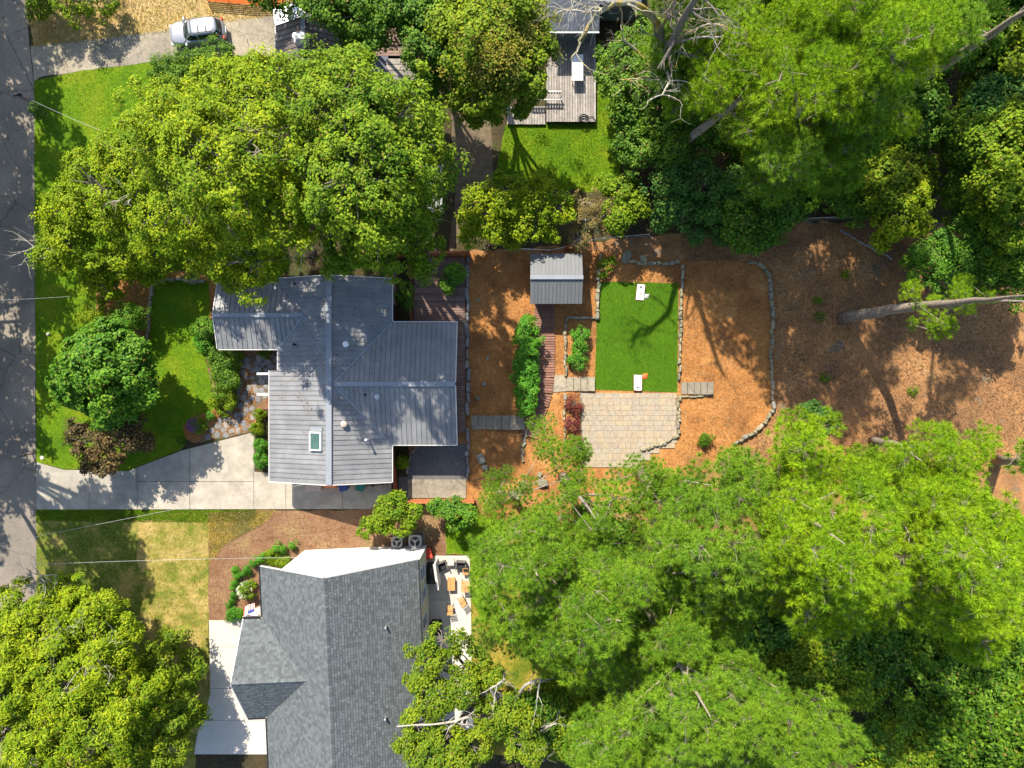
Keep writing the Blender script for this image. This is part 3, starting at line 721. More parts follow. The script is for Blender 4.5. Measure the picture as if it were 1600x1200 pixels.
def shingles(poly, org, u, zf, name='shingle'):
    """u: 'x' or 'y' eave axis; rows step up slope"""
    ax = 0 if u == 'x' else 1; ay = 1-ax
    xs_ = [p[0] for p in poly]; ys_ = [p[1] for p in poly]
    lo = (min(xs_), min(ys_)); hi = (max(xs_), max(ys_))
    g0 = (zf(lo[0]+1, lo[1])-zf(lo[0], lo[1])) if ay == 0 else (zf(lo[0], lo[1]+1)-zf(lo[0], lo[1]))
    up = 1 if g0 > 0 else -1; run = .16; wd = .24
    V = []; F = []; k = 0; nrow = int((hi[ay]-lo[ay])/run)
    for r_ in range(nrow+1):
        b0 = (lo[ay]+r_*run) if up > 0 else (hi[ay]-r_*run); b1 = b0+up*run*1.04
        x = lo[ax]-rnd.uniform(0, wd)
        while x < hi[ax]:
            w_ = wd*rnd.uniform(.75, 1.2); x0 = max(x, lo[ax]); x1 = min(x+w_-.012, hi[ax]); x += w_
            if x1-x0 < .04: continue
            c = ((x0+x1)/2, (b0+b1)/2) if ax == 0 else ((b0+b1)/2, (x0+x1)/2)
            if not inpoly(np.array([c[0]]), np.array([c[1]]), poly)[0]: continue
            th = .02+rnd.random()*.025
            for (xx_, bb, t_) in ((x0, b0, th), (x1, b0, th), (x1, b1, .006), (x0, b1, .006), (x0, b0, 0), (x1, b0, 0)):
                q_ = (xx_, bb) if ax == 0 else (bb, xx_)
                V.append((q_[0], q_[1], zf(q_[0], q_[1])+t_))
            F += [(k, k+1, k+2, k+3), (k+4, k+5, k+1, k)]; k += 6
    return V, F
r2 = MB(); r2.box(-.12, -20, 8.45, .12, .02, 8.6); r2 = l2(r2, 'roof', M['shingle_base'])
zW2 = lambda x, y: 8.7+x*.6786
zE2 = lambda x, y: 8.7-x*.6786
zN2 = lambda x, y: 7.4-(y+7.1)*.714
zS2 = lambda x, y: 7.4+(y+7.1)*.714
# cross gable meets main slope where z is equal
xr_ = -(8.7-7.4)/.6786
def xval(y): return -(8.7-(7.4-abs(y+7.1)*.714))/.6786
Wp = [(0, .08), (-5.6, .08), (-5.6, -3.6), (xval(-3.6), -3.6), (xr_, -7.1), (xval(-10.6), -10.6), (-5.6, -10.6), (-5.6, -20), (0, -20)]
Ep = [(0, .08), (5.6, .08), (5.6, -20), (0, -20)]
Np = [(xr_, -7.1), (-6.95, -7.1), (-6.95, -3.6), (xval(-3.6), -3.6)]
Sp = [(xr_, -7.1), (-6.95, -7.1), (-6.95, -10.6), (xval(-10.6), -10.6)]
m = MB()
for pl, zf in ((Wp, zW2), (Ep, zE2), (Np, zN2), (Sp, zS2)): m.prism(pl, lambda x, y, zf=zf: zf(x, y)-.14, lambda x, y, zf=zf: zf(x, y)-.002)
l2(m, 'roof_deck', M['shingle_base'], r2)
V = []; F = []
for pl, u, zf in ((Wp, 'y', zW2), (Ep, 'y', zE2), (Np, 'x', zN2), (Sp, 'x', zS2)):
    v_, f_ = shingles(pl, None, u, zf); n0 = len(V); V += v_; F += [tuple(i+n0 for i in q) for q in f_]
me = bpy.data.meshes.new('shingles'); me.from_pydata(V, [], F); me.update()
link('shingles', me, M['shingle'], r2, 'stuff')
for i in range(84):
    y = .08-i*.24
    if y < -20: break
    MB().add([(-.17, y-.27, 8.63), (0, y-.27, 8.77), (0, y, 8.74), (-.17, y, 8.60), (.17, y-.27, 8.63), (.17, y, 8.60)], [(0, 1, 2, 3), (1, 4, 5, 2)]).build('ridge_shingle', M['shingle'], r2, world=False)
for i in range(22):
    x = -6.95+i*.24
    if x > xr_-.1: break
    MB().add([(x, -.17-7.1, 7.33), (x, -7.1, 7.47), (x+.27, -7.1, 7.44), (x+.27, -.17-7.1, 7.30), (x, .17-7.1, 7.33), (x+.27, .17-7.1, 7.30)], [(0, 3, 2, 1), (1, 2, 5, 4)]).build('ridge_shingle', M['shingle'], r2, world=False)
def e2(a, b, mat=M['black'], wd=.1, ht=.14, name='gutter'):
    d = (Vector(b)-Vector(a)); L = d.length; c = (Vector(a)+Vector(b))/2
    M_ = Matrix.Translation(c) @ Matrix.Rotation(math.atan2(d.y, d.x), 4, 'Z') @ Matrix.Rotation(-math.atan2(d.z, math.hypot(d.x, d.y)), 4, 'Y')
    MB().box(-L/2, -wd/2, -ht/2, L/2, wd/2, ht/2, M_).build(name, mat, h2, world=False)
e2((5.64, .08, 4.86), (5.64, -20, 4.86), wd=.07); e2((-5.67, .08, 4.85), (-5.67, -3.5, 4.85)); e2((-5.67, -10.7, 4.85), (-5.67, -20, 4.85))
e2((-6.95, -3.52, 4.85), (-5.75, -3.52, 4.85)); e2((-6.95, -10.68, 4.85), (-5.75, -10.68, 4.85))
e2((-5.6, .12, 4.8), (-.05, .12, 8.6), M['trim'], .06, .16, 'rake_board'); e2((5.6, .12, 4.8), (.05, .12, 8.6), M['trim'], .06, .16, 'rake_board')
e2((-7.0, -3.6, 4.8), (-7.0, -7.05, 7.3), M['trim'], .06, .16, 'rake_board'); e2((-7.0, -10.6, 4.8), (-7.0, -7.15, 7.3), M['trim'], .06, .16, 'rake_board')
m = MB(); m.prism([(-7.35, -3.9), (-6.5, -3.9), (-6.5, -8.3), (-7.35, -8.3)], lambda x, y: 3.4+(x+6.5)*.3-.08, lambda x, y: 3.4+(x+6.5)*.3); l2(m, 'porch_roof', M['brown_roof'])
for (a, b) in ((603, 980), (603, 1121)):
    p = P(a, b, 6.6); lp = h2.matrix_world
    q_ = (Matrix.Translation(O2) @ Matrix.Rotation(A2, 4, 'Z')).inverted() @ p
    zz = zE2(q_.x, q_.y); l2(MB().lathe(q_.x, q_.y, [(.07, zz-.2), (.07, zz+.45), (.05, zz+.46)], 10), 'vent_pipe', M['galv'], r2)
for i, yy_ in enumerate((-1.3, -2.9, -4.9, -6.6, -9.5)):
    window(h2, 5.62, yy_, 2.2, .9, 1.9, 'x', 1, M['siding']); 
for o in list(h2.children):
    if o.name.startswith('window'):      # windows were placed in the turned frame
        pass

# fix: window() builds in world space, so rebuild transform for the turned house
for o in [c for c in h2.children if c.name.startswith('window')]:
    inv = ROOTINV[h2.name].inverted()
    for q_ in [o]+list(o.children):
        q_.data.transform(inv)

# shed
sh = thing('garden_shed', 'small shed with grey metal gable roof at the boardwalk end', 'shed', P(869, 437))
MB().prism([(1.7, 6.4), (4.95, 6.4), (4.95, 9.3), (1.7, 9.3)], 0, 2.3).build('wall', M['redwood'], sh)
sr = MB().box(1.5, 7.8, 2.9, 5.1, 7.9, 3.0).build('roof', M['shed_roof'], sh)
slope(sr, [(1.36, 7.85), (5.22, 7.85), (5.22, 9.72), (1.36, 9.72)], lambda x, y: 3.1-(y-7.85)*.36, 0, .27, M['shed_roof'], .04)
slope(sr, [(1.36, 7.85), (5.22, 7.85), (5.22, 5.98), (1.36, 5.98)], lambda x, y: 3.1+(y-7.85)*.36, 0, .27, M['shed_roof'], .04)
edge(sr, 'ridge_cap', (1.34, 7.85, 3.16), (5.24, 7.85, 3.16), .3, .05, M['mroof_cap'])
MB().prism([(1.7, 6.5), (1.78, 6.5), (1.78, 9.2), (1.7, 9.2)], 2.3, lambda x, y: 3.0-abs(y-7.85)*.36).build('gable', M['redwood'], sh)
MB().prism([(4.87, 6.5), (4.95, 6.5), (4.95, 9.2), (4.87, 9.2)], 2.3, lambda x, y: 3.0-abs(y-7.85)*.36).build('gable', M['redwood'], sh)
MB().box(2.1, 6.33, .05, 3.1, 6.39, 2.05).build('door', M['deck'], sh)

# top-left neighbour: brown metal roof with chimney
tn = thing('brown_roof_house', 'small house with brown metal roof and white chimney behind the cars', 'house', (-15, 24.7, 0))
MB().box(-17, 23.2, 0, -13, 26.1, 2.8).build('wall', M['greywall'], tn)
tr = MB().box(-15.1, 23, 3.9, -14.9, 26.3, 4.2).build('roof', M['brown_roof'], tn)
slope(tr, [(-17.4, 22.8), (-15, 22.8), (-15, 26.4), (-17.4, 26.4)], lambda x, y: 4.3+(x+15)*.54, 1, .4, M['brown_roof'])
slope(tr, [(-12.6, 22.8), (-15, 22.8), (-15, 26.4), (-12.6, 26.4)], lambda x, y: 4.3-(x+15)*.54, 1, .4, M['brown_roof'])
edge(tr, 'ridge_cap', (-15, 22.8, 4.36), (-15, 26.42, 4.36), .3, .05, M['mroof_cap'])
edge(tn, 'fascia', (-17.45, 22.8, 2.95), (-17.45, 26.4, 2.95), .07, .14, M['trim'])
p = P(470, 60, 4.6); ch = MB().box(p.x-.45, p.y-.35, 3.2, p.x+.45, p.y+.35, 4.7).build('chimney', M['trim'], tn)
MB().lathe(p.x-.22, p.y, [(.2, 4.7), (.2, 5.0), (.28, 5.02), (.04, 5.2)], 8).build('chimney_cap', M['white'], ch)
MB().box(p.x+.02, p.y-.22, 4.702, p.x+.4, p.y+.22, 5.05).build('chimney_pot', M['white'], ch)
# small outbuildings between the trees
t = thing('plank_roof_outbuilding', 'low outbuilding with grey plank roof under the tree gap', 'outbuilding', P(628, 115))
MB().box(-9.1, 22.2, 0, -7.2, 24.0, 2.2).build('wall', M['darkgreen'], t)
for i in range(5):
    a = P(604, 137-i*9, 2.45); b = P(652, 137-(i+1)*9+.8, 2.45); MB().box(a.x, a.y, 2.35+i*.03, b.x, b.y, 2.45+i*.03).build('roof_plank', M['greywood'], t)
t = thing('dark_roof_lean_to', 'black flat roofed lean-to beside the plank roof outbuilding', 'outbuilding', P(585, 105))
MB().box(-11.2, 22.6, 2.0, -9.3, 24.6, 2.15).build('roof', M['dark_roof'], t)
for dx in (-11.1, -9.5): MB().box(dx, 22.7, 0, dx+.1, 22.8, 2.0).build('post', M['greywood'], t)
dk = deck('side_deck', 'shaded brown deck with railing under the trees at the top', [(568, 58, 650, 92)], M['deck'], 'x', .2, .5)
for i in range(14):
    q = P(570+i*6, 60); MB().box(q.x-.03, q.y-.03, .5, q.x+.03, q.y+.03, 1.4).build('baluster', M['deck'], dk)
a = P(568, 60); b = P(650, 60); MB().box(a.x, a.y-.06, 1.4, b.x, a.y+.06, 1.46).build('handrail', M['walk'], dk)
t = thing('slatted_canopy', 'dark slatted canopy with white posts beside the earth path', 'canopy', P(675, 295))
for i in range(9):
    a = P(656+i*4, 334, 2.4); b = P(656+i*4+3.2, 258, 2.4); MB().box(a.x, a.y, 2.3, b.x, b.y, 2.4).build('slat', M['mroof'], t)
for yp in (262, 300, 332):
    q = P(693, yp); MB().box(q.x-.06, q.y-.06, 0, q.x+.06, q.y+.06, 2.6).build('post', M['white'], t)
# top neighbour with dark roof
t = thing('dark_roof_house', 'house with dark ribbed roof above the weathered deck', 'house', P(895, 0))
MB().box(2.7, 26.5, 0, 6.2, 34, 2.6).build('wall', M['greywall'], t)
dr = MB().box(2.7, 30, 3.3, 6.2, 30.1, 3.4).build('roof', M['dark_roof'], t)
a = P(857, 50, 2.8); b = P(936, 0, 2.8)
slope(dr, [(a.x, a.y), (b.x, a.y), (b.x, 34), (a.x, 34)], lambda x, y: 2.8+(y-a.y)*.2, 0, .3, M['dark_roof'], .04)
edge(t, 'gutter', (a.x, a.y-.05, 2.8), (b.x, a.y-.05, 2.8), .1, .12, M['trim'])
for xp in (869, 926):
    q = P(xp, 53, 2.2); MB().box(q.x-.04, q.y-.1, .5, q.x+.04, q.y-.02, 2.7).build('post', M['trim'], t)
t2 = thing('grey_wing', 'grey walled wing with small window beside the dark roof house', 'house', P(952, 30))
MB().box(6.6, 28.4, 0, 9.4, 34, 2.6).build('wall', M['greywall'], t2)
window(t2, 7.75, 28.4, 1.2, .7, .6, 'y', -1, M['trim'])
rr = MB().box(6.45, 28.1, 2.62, 9.6, 34, 2.75).build('roof', M['dark_roof'], t2)

# ------------------------------------------------------------------ fences
def board_fence(label, pts, hgt, mat, bw=.16, name='board_fence'):
    pts = PX(pts); t = thing(name, label, 'fence', pts[0])
    for a, b in zip(pts, pts[1:]):
        L = (b-a).length; d = (b-a)/L; n = int(L/bw); rz = math.atan2(d.y, d.x)
        for i in range(n):
            c = a+d*(i+.5)*L/n
            block(t, 'board', c.x, c.y, hgt/2+rnd.uniform(-.01, .01), L/n-.012, .03, hgt, rz, mat)
        m = MB(); nn = Vector((-d.y, d.x, 0))*.05
        for zz in (.4, hgt-.25): m.tube([a+nn+Vector((0, 0, zz)), b+nn+Vector((0, 0, zz))], .04, 4)
        m.build('rail', mat, t)
        m = MB(); m.cbox((a.x+b.x)/2, (a.y+b.y)/2, hgt+.03, L, .14, .04, rz=rz); m.build('cap_rail', mat, t)
board_fence('red stained board fence north of the slatted deck', [(620, 403), (736, 400)], 1.8, M['redwood_fence'])
board_fence('orange board fence below the dark gravel patio', [(640, 781), (742, 781)], 1.2, M['redwood_fence'])
board_fence('dark stained fence between the grey house and deck', [(621, 405), (621, 480)], 1.6, M['deck'])
board_fence('brown fence at the house corner by the gravel patio', [(616, 700), (622, 775)], 1.2, M['redwood'])
board_fence('orange stained gate fence behind the shed', [(880, 391), (906, 389)], 1.4, M['redwood_fence'])
def wire_fence(label, pts, hgt=1.2):
    pts = PX(pts); t = thing('wire_fence', label, 'fence', pts[0]); m = MB()
    for a, b in zip(pts, pts[1:]):
        L = (b-a).length; n = max(1, int(L/2.4))
        for i in range(n+1):
            c = a.lerp(b, i/n); MB().tube([c, c+Vector((0, 0, hgt+.05))], .035, 6).build('post', M['galv'], t)
        MB().tube([a+Vector((0, 0, hgt)), b+Vector((0, 0, hgt))], .025, 5).build('rail', M['galv'], t)
        k = int(L/.12); d = (b-a)/L
        for i in range(k):
            for sg in (1, -1):
                c = a+d*(i*.12); m.add([c+Vector((0, 0, .02)), c+d*.012+Vector((0, 0, .02)), c+d*(.6*sg+.012)+Vector((0, 0, hgt)), c+d*.6*sg+Vector((0, 0, hgt))], [(0, 1, 2, 3)])
    m.build('mesh', M['galv'], t, kind='stuff')
wire_fence('galvanised wire fence along the shrubs behind the turf yard', [(795, 392), (860, 396), (930, 378), (1010, 371)])
wire_fence('thin wire fence under the trees along the slope top', [(1190, 350), (1290, 345), (1370, 340)])
t = thing('orange_safety_fence', 'orange plastic mesh barrier along the top edge', 'barrier', P(395, 0))
m = MB(); pts = [P(325, 2), P(360, 5), (P(400, 8)), P(440, 7), P(468, 3)]
for zz in range(6):
    m.tube([p+Vector((0, 0, .1+zz*.17)) for p in pts], .045, 4)
m.build('netting', M['orange'], t)
for p in pts: MB().tube([p, p+Vector((0, 0, 1.15))], .03, 5).build('stake', M['galv'], t)

# ------------------------------------------------------------------ vehicles
def car(name, label, loc, rz, paint, L=4.4, Wd=1.8):
    t = thing(name, label, 'car', loc, rz)
    def ring(x0, x1, hw, z, n=28, e=4.5, cx_nose=0):
        o = []
        for j in range(n):
            a = 2*math.pi*j/n; c, s_ = math.cos(a), math.sin(a)
            k = (abs(c)**e+abs(s_)**e)**(-1/e)
            o.append(((x0+x1)/2+(x1-x0)/2*c*k, hw*s_*k*(1-.0*c), z))
        return o
    def loft(rings, close=True):
        m = MB(); n = len(rings[0]); vs = [v for r_ in rings for v in r_]
        fs = [(i*n+j, i*n+(j+1) % n, (i+1)*n+(j+1) % n, (i+1)*n+j) for i in range(len(rings)-1) for j in range(n)]
        if close: fs += [tuple(range((len(rings)-1)*n, len(rings)*n))]
        return m.add(vs, fs, True)
    h = L/2; b = Wd/2
    loft([ring(-h+.1, h-.1, b-.06, .25), ring(-h, h, b, .5), ring(-h+.03, h-.02, b, .75), ring(-h+.12, h-.08, b-.04, .95), ring(-h+.35, h-.15, b-.12, 1.02)]).build('body', paint, t, world=False)
    loft([ring(-h+1.15, h-.12, b-.13, .98), ring(-h+1.55, h-.3, b-.2, 1.35), ring(-h+1.75, h-.42, b-.26, 1.5)], False).build('window_band', M['glass'], t, world=False)
    loft([ring(-h+1.74, h-.41, b-.25, 1.49), ring(-h+1.85, h-.5, b-.3, 1.56), ring(-h+2.1, h-.8, b-.42, 1.58)]).build('roof', paint, t, world=False)
    for s_ in (-1, 1):
        for pa, pb in (((-h+1.22, s_*(b-.17), 1.02), (-h+1.78, s_*(b-.27), 1.51)), ((h-.22, s_*(b-.17), 1.02), (h-.42, s_*(b-.27), 1.5)), ((0.25, s_*(b-.14), 1.0), (0.2, s_*(b-.24), 1.5))): MB().tube([pa, pb], .04, 5).build('pillar', paint, t, world=False)
        MB().tube([(-h+1.9, s_*(b-.38), 1.64), (h-.7, s_*(b-.38), 1.64)], .025, 5).build('roof_rail', M['black'], t, world=False)
        MB().cbox(-h+1.35, s_*(b+.08), 1.02, .12, .2, .14).build('mirror', paint, t, world=False)
        MB().cbox(-h+.22, s_*(b-.32), .74, .24, .34, .14).build('headlight', M['white'], t, world=False)
        MB().cbox(h-.09, s_*(b-.2), .85, .1, .2, .22).build('tail_light', M['red'], t, world=False)
        for x in (-h+.85, h-.85):
            m = MB(); m.tube([(x, s_*(b-.2), .33), (x, s_*(b+.01), .33)], .33, 18); w_ = m.build('wheel', M['rubber'], t, world=False)
            MB().tube([(x, s_*(b+.0), .33), (x, s_*(b+.02), .33)], .19, 12).build('rim', M['galv'], w_, world=False)
    for x in (-.0, .55, 1.15):
        MB().tube([(x-.15, -(b-.38), 1.66), (x-.15, b-.38, 1.66)], .02, 5).build('crossbar', M['black'], t, world=False)
    for s_ in (-.4, .25): MB().tube([(-h+1.3, s_, 1.06), (-h+1.55, s_+.5, 1.3)], .012, 4).build('wiper', M['black'], t, world=False)
    MB().cbox(h+.02, 0, .62, .03, .5, .12).build('number_plate', M['white'], t, world=False)
    return t
car('parked_car', 'silver SUV with roof rails parked beside the hedge', P(315, 58), R(7), M['silver'], 4.3, 1.85)
car('parked_car', 'white car half hidden under the tree by the brown roof', P(478, 32), R(8), M['whitecar'], 4.6, 1.8)

# ------------------------------------------------------------------ yard things
def cornhole(label, c, rz, face):
    t = thing('cornhole_board', label, 'game board', P(*c), rz)
    M_ = Matrix.Translation((0, 0, .19)) @ Matrix.Rotation(R(9), 4, 'X')
    b = MB(); n = 24; vs = []
    for j in range(n): a = 2*math.pi*j/n; vs.append((.08*math.cos(a), .38+.08*math.sin(a)))
    out = []
    for j in range(n):
        a = 2*math.pi*j/n; c_, s_ = math.cos(a), math.sin(a); k = 1/max(abs(c_)/.3, abs(s_)/.22); out.append((c_*k, .38+s_*k))
    V_ = [M_ @ Vector((x, y, .02)) for x, y in vs+out]; F_ = [(j, n+j, n+(j+1) % n, (j+1) % n) for j in range(n)]
    b.add(V_, F_); b.box(-.3, -.6, -.02, .3, .16, .02, M_)
    b.build('playing_face', M['white'], t, world=False)
    MB().lathe(0, 0, [(.085, 0), (.085, .01)], 20).build('hole', M['black'], t, world=False).matrix_local = M_ @ Matrix.Translation((0, .38, -.02))
    f = MB(); f.box(-.32, -.6, -.1, -.3, .6, .018, M_); f.box(.3, -.6, -.1, .32, .6, .018, M_); f.box(-.3, .6, -.1, .3, .62, .018, M_); f.box(-.3, -.62, -.1, .3, -.6, .018, M_)
    f.build('frame', M['redwood_fence'], t, world=False)
    l = MB(); l.box(-.28, .5, 0, -.22, .56, .24); l.box(.22, .5, 0, .28, .56, .24); l.build('leg', M['teak'], t, world=False)
    e = MB()
    for k, (x0, y0, x1, y1) in enumerate([(-.1, -.02, .1, .02), (-.06, -.1, .06, -.06), (-.1, -.2, .1, -.14), (-.03, -.14, .03, -.02), (-.08, .05, .02, .08)]): e.box(x0, y0-.05, .0225, x1, y1-.05, .0245, M_)
    e.build('emblem', M['teak'], t, world=False)
cornhole('white bean bag toss board at the shed-side end of the turf', (1000, 457), R(-4), 0)
cornhole('white bean bag toss board with orange bag by the pavers', (996, 598), R(178), 0)
def bag(name, label, c, mat, s=.16):
    m = MB(); V_ = []; n = 8
    p = P(*c); F_ = []
    for i in range(n+1):
        for j in range(n+1):
            u, v = i/n*2-1, j/n*2-1; V_.append((p.x+(u+.3*v)*s, p.y+(v)*s, .05+.09*max(0, (1-u*u)*(1-v*v))+.01))
    F_ = [(i*(n+1)+j, (i+1)*(n+1)+j, (i+1)*(n+1)+j+1, i*(n+1)+j+1) for i in range(n) for j in range(n)]
    m.add(V_, F_, True); o = m.build(name, mat); tag(o, label, 'bean bag'); return o
bag('bean_bag', 'pale green bean bag on the turf beside the upper board', (1010, 463), M['conc_white'], .17)
bag('bean_bag', 'orange red bean bag tucked against the lower board', (1007, 588), M['coneor'], .2)

# overhead wires and mailboxes
def cable(label, a, b, z, sag=.5, r=.010):
    p0 = P(*a, z); p1 = P(*b, z)
    pts = [p0.lerp(p1, k/16)-Vector((0, 0, sag*4*(k/16)*(1-k/16))) for k in range(17)]
    m = MB(); m.tube(pts, r, 5); tag(m.build('overhead_cable', M['wire']), label, 'cable')
cable('thin pale cable crossing the upper front lawn', (50, 157), (168, 208), 5)
cable('pale cable crossing the driveway toward the metal roof', (-60, 862), (480, 756), 4.6)
cable('pale cable crossing the dry lawn toward the shingle house', (-80, 888), (470, 871), 6)
cable('faint cable crossing the road below the big tree', (-60, 470), (110, 463), 6, .4, .007)
def mailbox(label, c, rz):
    t = thing('mailbox', label, 'mailbox', P(*c), rz)
    MB().cbox(0, 0, .55, .09, .09, 1.1).build('post', M['deck'], t, world=False)
    m = MB(); n = 8; vs = []
    for x in (-.25, .25):
        vs += [(x, -.09, 1.1), (x, .09, 1.1)]+[(x, .09*math.cos(math.pi*j/n), 1.2+.09*math.sin(math.pi*j/n)) for j in range(n+1)]
    k = n+3; fs = [(i, (i+1) % k, k+(i+1) % k, k+i) for i in range(k)]
    vs2 = [vs[0]]+[vs[1]]+vs[2:k]+vs[k:]
    m.add(vs2, fs+[tuple(range(k-1, -1, -1)), tuple(range(k, 2*k))]); m.build('box', M['black'], t, world=False)
    MB().cbox(0.05, .11, 1.22, .03, .01, .16).build('flag', M['red'], t, world=False)
mailbox('black mailbox at the kerb by the upper front lawn', (45, 158), 0)
mailbox('black mailbox at the kerb just above the driveway', (51, 709), 0)
p = P(66, 715); tag(MB().lathe(p.x, p.y, [(.16, .01), (.16, .05), (.13, .06)], 16).build('valve_cover', M['conc_white']), 'round pale valve cover in grass by the driveway mailbox', 'cover')

# things beside the garage end of the main house
def bin_(label, c, mat, s=(.6, .65, 1.0), rz=0):
    t = thing('wheelie_bin', label, 'bin', P(*c), rz)
    m = MB(); a, b, h = s[0]/2, s[1]/2, s[2]
    m.add([(-a*.8, -b*.8, .05), (a*.8, -b*.8, .05), (a*.8, b*.8, .05), (-a*.8, b*.8, .05), (-a, -b, h), (a, -b, h), (a, b, h), (-a, b, h)], [(3, 2, 1, 0), (4, 5, 6, 7), (0, 1, 5, 4), (1, 2, 6, 5), (2, 3, 7, 6), (3, 0, 4, 7)])
    m.build('bin_body', mat, t, world=False, bevel=.03)
    MB().cbox(0, 0, h+.035, s[0]+.06, s[1]+.08, .06).build('lid', mat, t, world=False, bevel=.02)
    for s_ in (-1, 1): MB().tube([(s_*a*.85, b*.8, .1), (s_*a, b*.8, .1)], .1, 10).build('wheel', M['rubber'], t, world=False)
bin_('blue wheelie bin under the house eave by the driveway', (541, 757), M['blue'], rz=.3)
bin_('green wheelie bin under the eave right of the blue one', (567, 757), M['green'], rz=-.2)
t = thing('storage_cabinet', 'pale grey cabinet standing at the driveway house wall', 'cabinet', P(495, 757))
MB().cbox(0, 0, .5, 1.1, .7, .96).build('cabinet_body', M['hvac'], t, world=False, bevel=.02); MB().cbox(0, 0, 1.0, 1.16, .76, .05).build('lid', M['tan'], t, world=False)
t = thing('leaning_board', 'reddish board leaning beside the grey cabinet', 'board', P(518, 758)); MB().cbox(0, 0, .6, 1.0, .05, 1.3, rx=-.35).build('board', M['redwood_fence'], t, world=False)
def bicycle(label, c, rz):
    t = thing('bicycle', label, 'bicycle', P(*c), rz)
    for x in (-.52, .52):
        m = MB(); pts = [(x+.33*math.cos(2*math.pi*j/20), 0, .34+.33*math.sin(2*math.pi*j/20)) for j in range(21)]; m.tube(pts, .025, 5); w_ = m.build('wheel', M['rubber'], t, world=False)
    m = MB()
    for a, b in (((-.52, 0, .34), (-.1, 0, .32)), ((-.1, 0, .32), (-.2, 0, .85)), ((-.2, 0, .78), (.38, 0, .82)), ((-.1, 0, .32), (.38, 0, .78)), ((.38, 0, .95), (.52, 0, .34)), ((-.52, 0, .34), (-.18, 0, .78))): m.tube([a, b], .02, 5)
    m.build('frame', M['black'], t, world=False)
    MB().tube([(.38, -.28, 1.0), (.38, .28, 1.0)], .018, 5).build('handlebar', M['galv'], t, world=False); MB().cbox(-.2, 0, .9, .24, .14, .05).build('saddle', M['black'], t, world=False)
bicycle('bicycle standing at the right end of the house wall', (590, 756), .05)

# patio furniture
def rattan_chair(label, c, rz):
    t = thing('rattan_chair', label, 'chair', P(*c)+Vector((0, 0, .06)), rz)
    MB().cbox(0, 0, .22, .7, .68, .26).build('seat', M['rattan'], t, world=False, bevel=.04)
    MB().cbox(0, -.3, .52, .7, .12, .5, rx=.15).build('backrest', M['rattan'], t, world=False, bevel=.04)
    for s_ in (-1, 1): MB().cbox(s_*.36, .02, .42, .1, .72, .34).build('armrest', M['rattan'], t, world=False, bevel=.03)
    MB().cbox(0, .04, .4, .56, .5, .12).build('cushion', M['cushion'], t, world=False, bevel=.04)
    for a in (-.3, .3):
        for b in (-.28, .28): MB().cbox(a, b, .06, .05, .05, .12).build('leg', M['black'], t, world=False)
    return t
rattan_chair('dark rattan armchair turned toward the wooden coffee table', (692, 882), R(202))
rattan_chair('dark rattan armchair nearest the patio outer corner', (721, 881), R(176))
t = thing('side_table', 'small pale square side table between the rattan chairs', 'table', P(705, 876)+Vector((0, 0, .06)))
MB().cbox(0, 0, .44, .5, .5, .04).build('tabletop', M['conc_white'], t, world=False)
for a in (-.2, .2):
    for b in (-.2, .2): MB().cbox(a, b, .21, .04, .04, .42).build('leg', M['galv'], t, world=False)
t = thing('coffee_table', 'low rectangular wooden coffee table on the white patio', 'table', P(706, 910)+Vector((0, 0, .06)), .02)
for i in range(5): MB().cbox(-.23+i*.115, 0, .42, .11, 1.0, .04).build('slat', M['teak'], t, world=False)
MB().cbox(0, 0, .38, .5, .9, .04).build('apron', M['teak'], t, world=False)
for a in (-.22, .22):
    for b in (-.42, .42): MB().cbox(a, b, .18, .06, .06, .36).build('leg', M['teak'], t, world=False)
def slat_chair(label, c, rz):
    t = thing('folding_chair', label, 'chair', P(*c)+Vector((0, 0, .06)), rz)
    for i in range(6): MB().cbox(0, -.2+i*.08, .44, .46, .06, .02).build('seat_slat', M['teak'], t, world=False)
    for i in range(4): MB().cbox(0, -.27-i*.035, .56+i*.1, .46, .02, .07, rx=.3).build('back_slat', M['teak'], t, world=False)
    for s_ in (-1, 1):
        MB().tube([(s_*.24, .26, 0), (s_*.24, -.42, .95)], .018, 5).build('leg', M['black'], t, world=False)
        MB().tube([(s_*.21, -.32, 0), (s_*.21, .22, .44)], .018, 5).build('leg', M['black'], t, world=False)
    return t
slat_chair('slatted folding chair facing the square slatted table', (728, 891), R(180))
t = thing('slatted_table', 'slatted wooden dining table at the patio outer edge', 'table', P(728, 912)+Vector((0, 0, .06)))
for i in range(8): MB().cbox(-.28+i*.08, 0, .72, .065, .9, .025).build('slat', M['teak'], t, world=False)
for s_ in (-1, 1):
    for k in (-1, 1): MB().tube([(s_*.27, -.4*k, 0), (s_*.27, .4*k, .7)], .018, 5).build('leg', M['black'], t, world=False)
slat_chair('slatted folding chair turned diagonally below the table', (722, 935), R(40))
slat_chair('slatted folding chair nearest the house on the patio', (704, 947), R(5))
t = thing('privacy_screen', 'white upright screen by the shingle house patio door', 'screen', P(686, 890)+Vector((0, 0, .06)), R(8))
MB().cbox(0, 0, 1.0, .12, 1.9, 2.0).build('panel', M['siding'], t, world=False); MB().cbox(0, 0, 2.03, .18, 1.96, .06).build('cap', M['trim'], t, world=False)
t = thing('grill', 'black covered grill between the screen and house wall', 'grill', P(676, 892)+Vector((0, 0, .06)))
MB().cbox(0, 0, .5, .7, 1.5, .9).build('cabinet', M['black'], t, world=False, bevel=.04); MB().tube([(0, -.6, 1.0), (0, .6, 1.0)], .3, 12).build('hood', M['black'], t, world=False)
t = thing('storage_box', 'black storage box against the shingle house wall', 'box', P(683, 976)+Vector((0, 0, .06)))
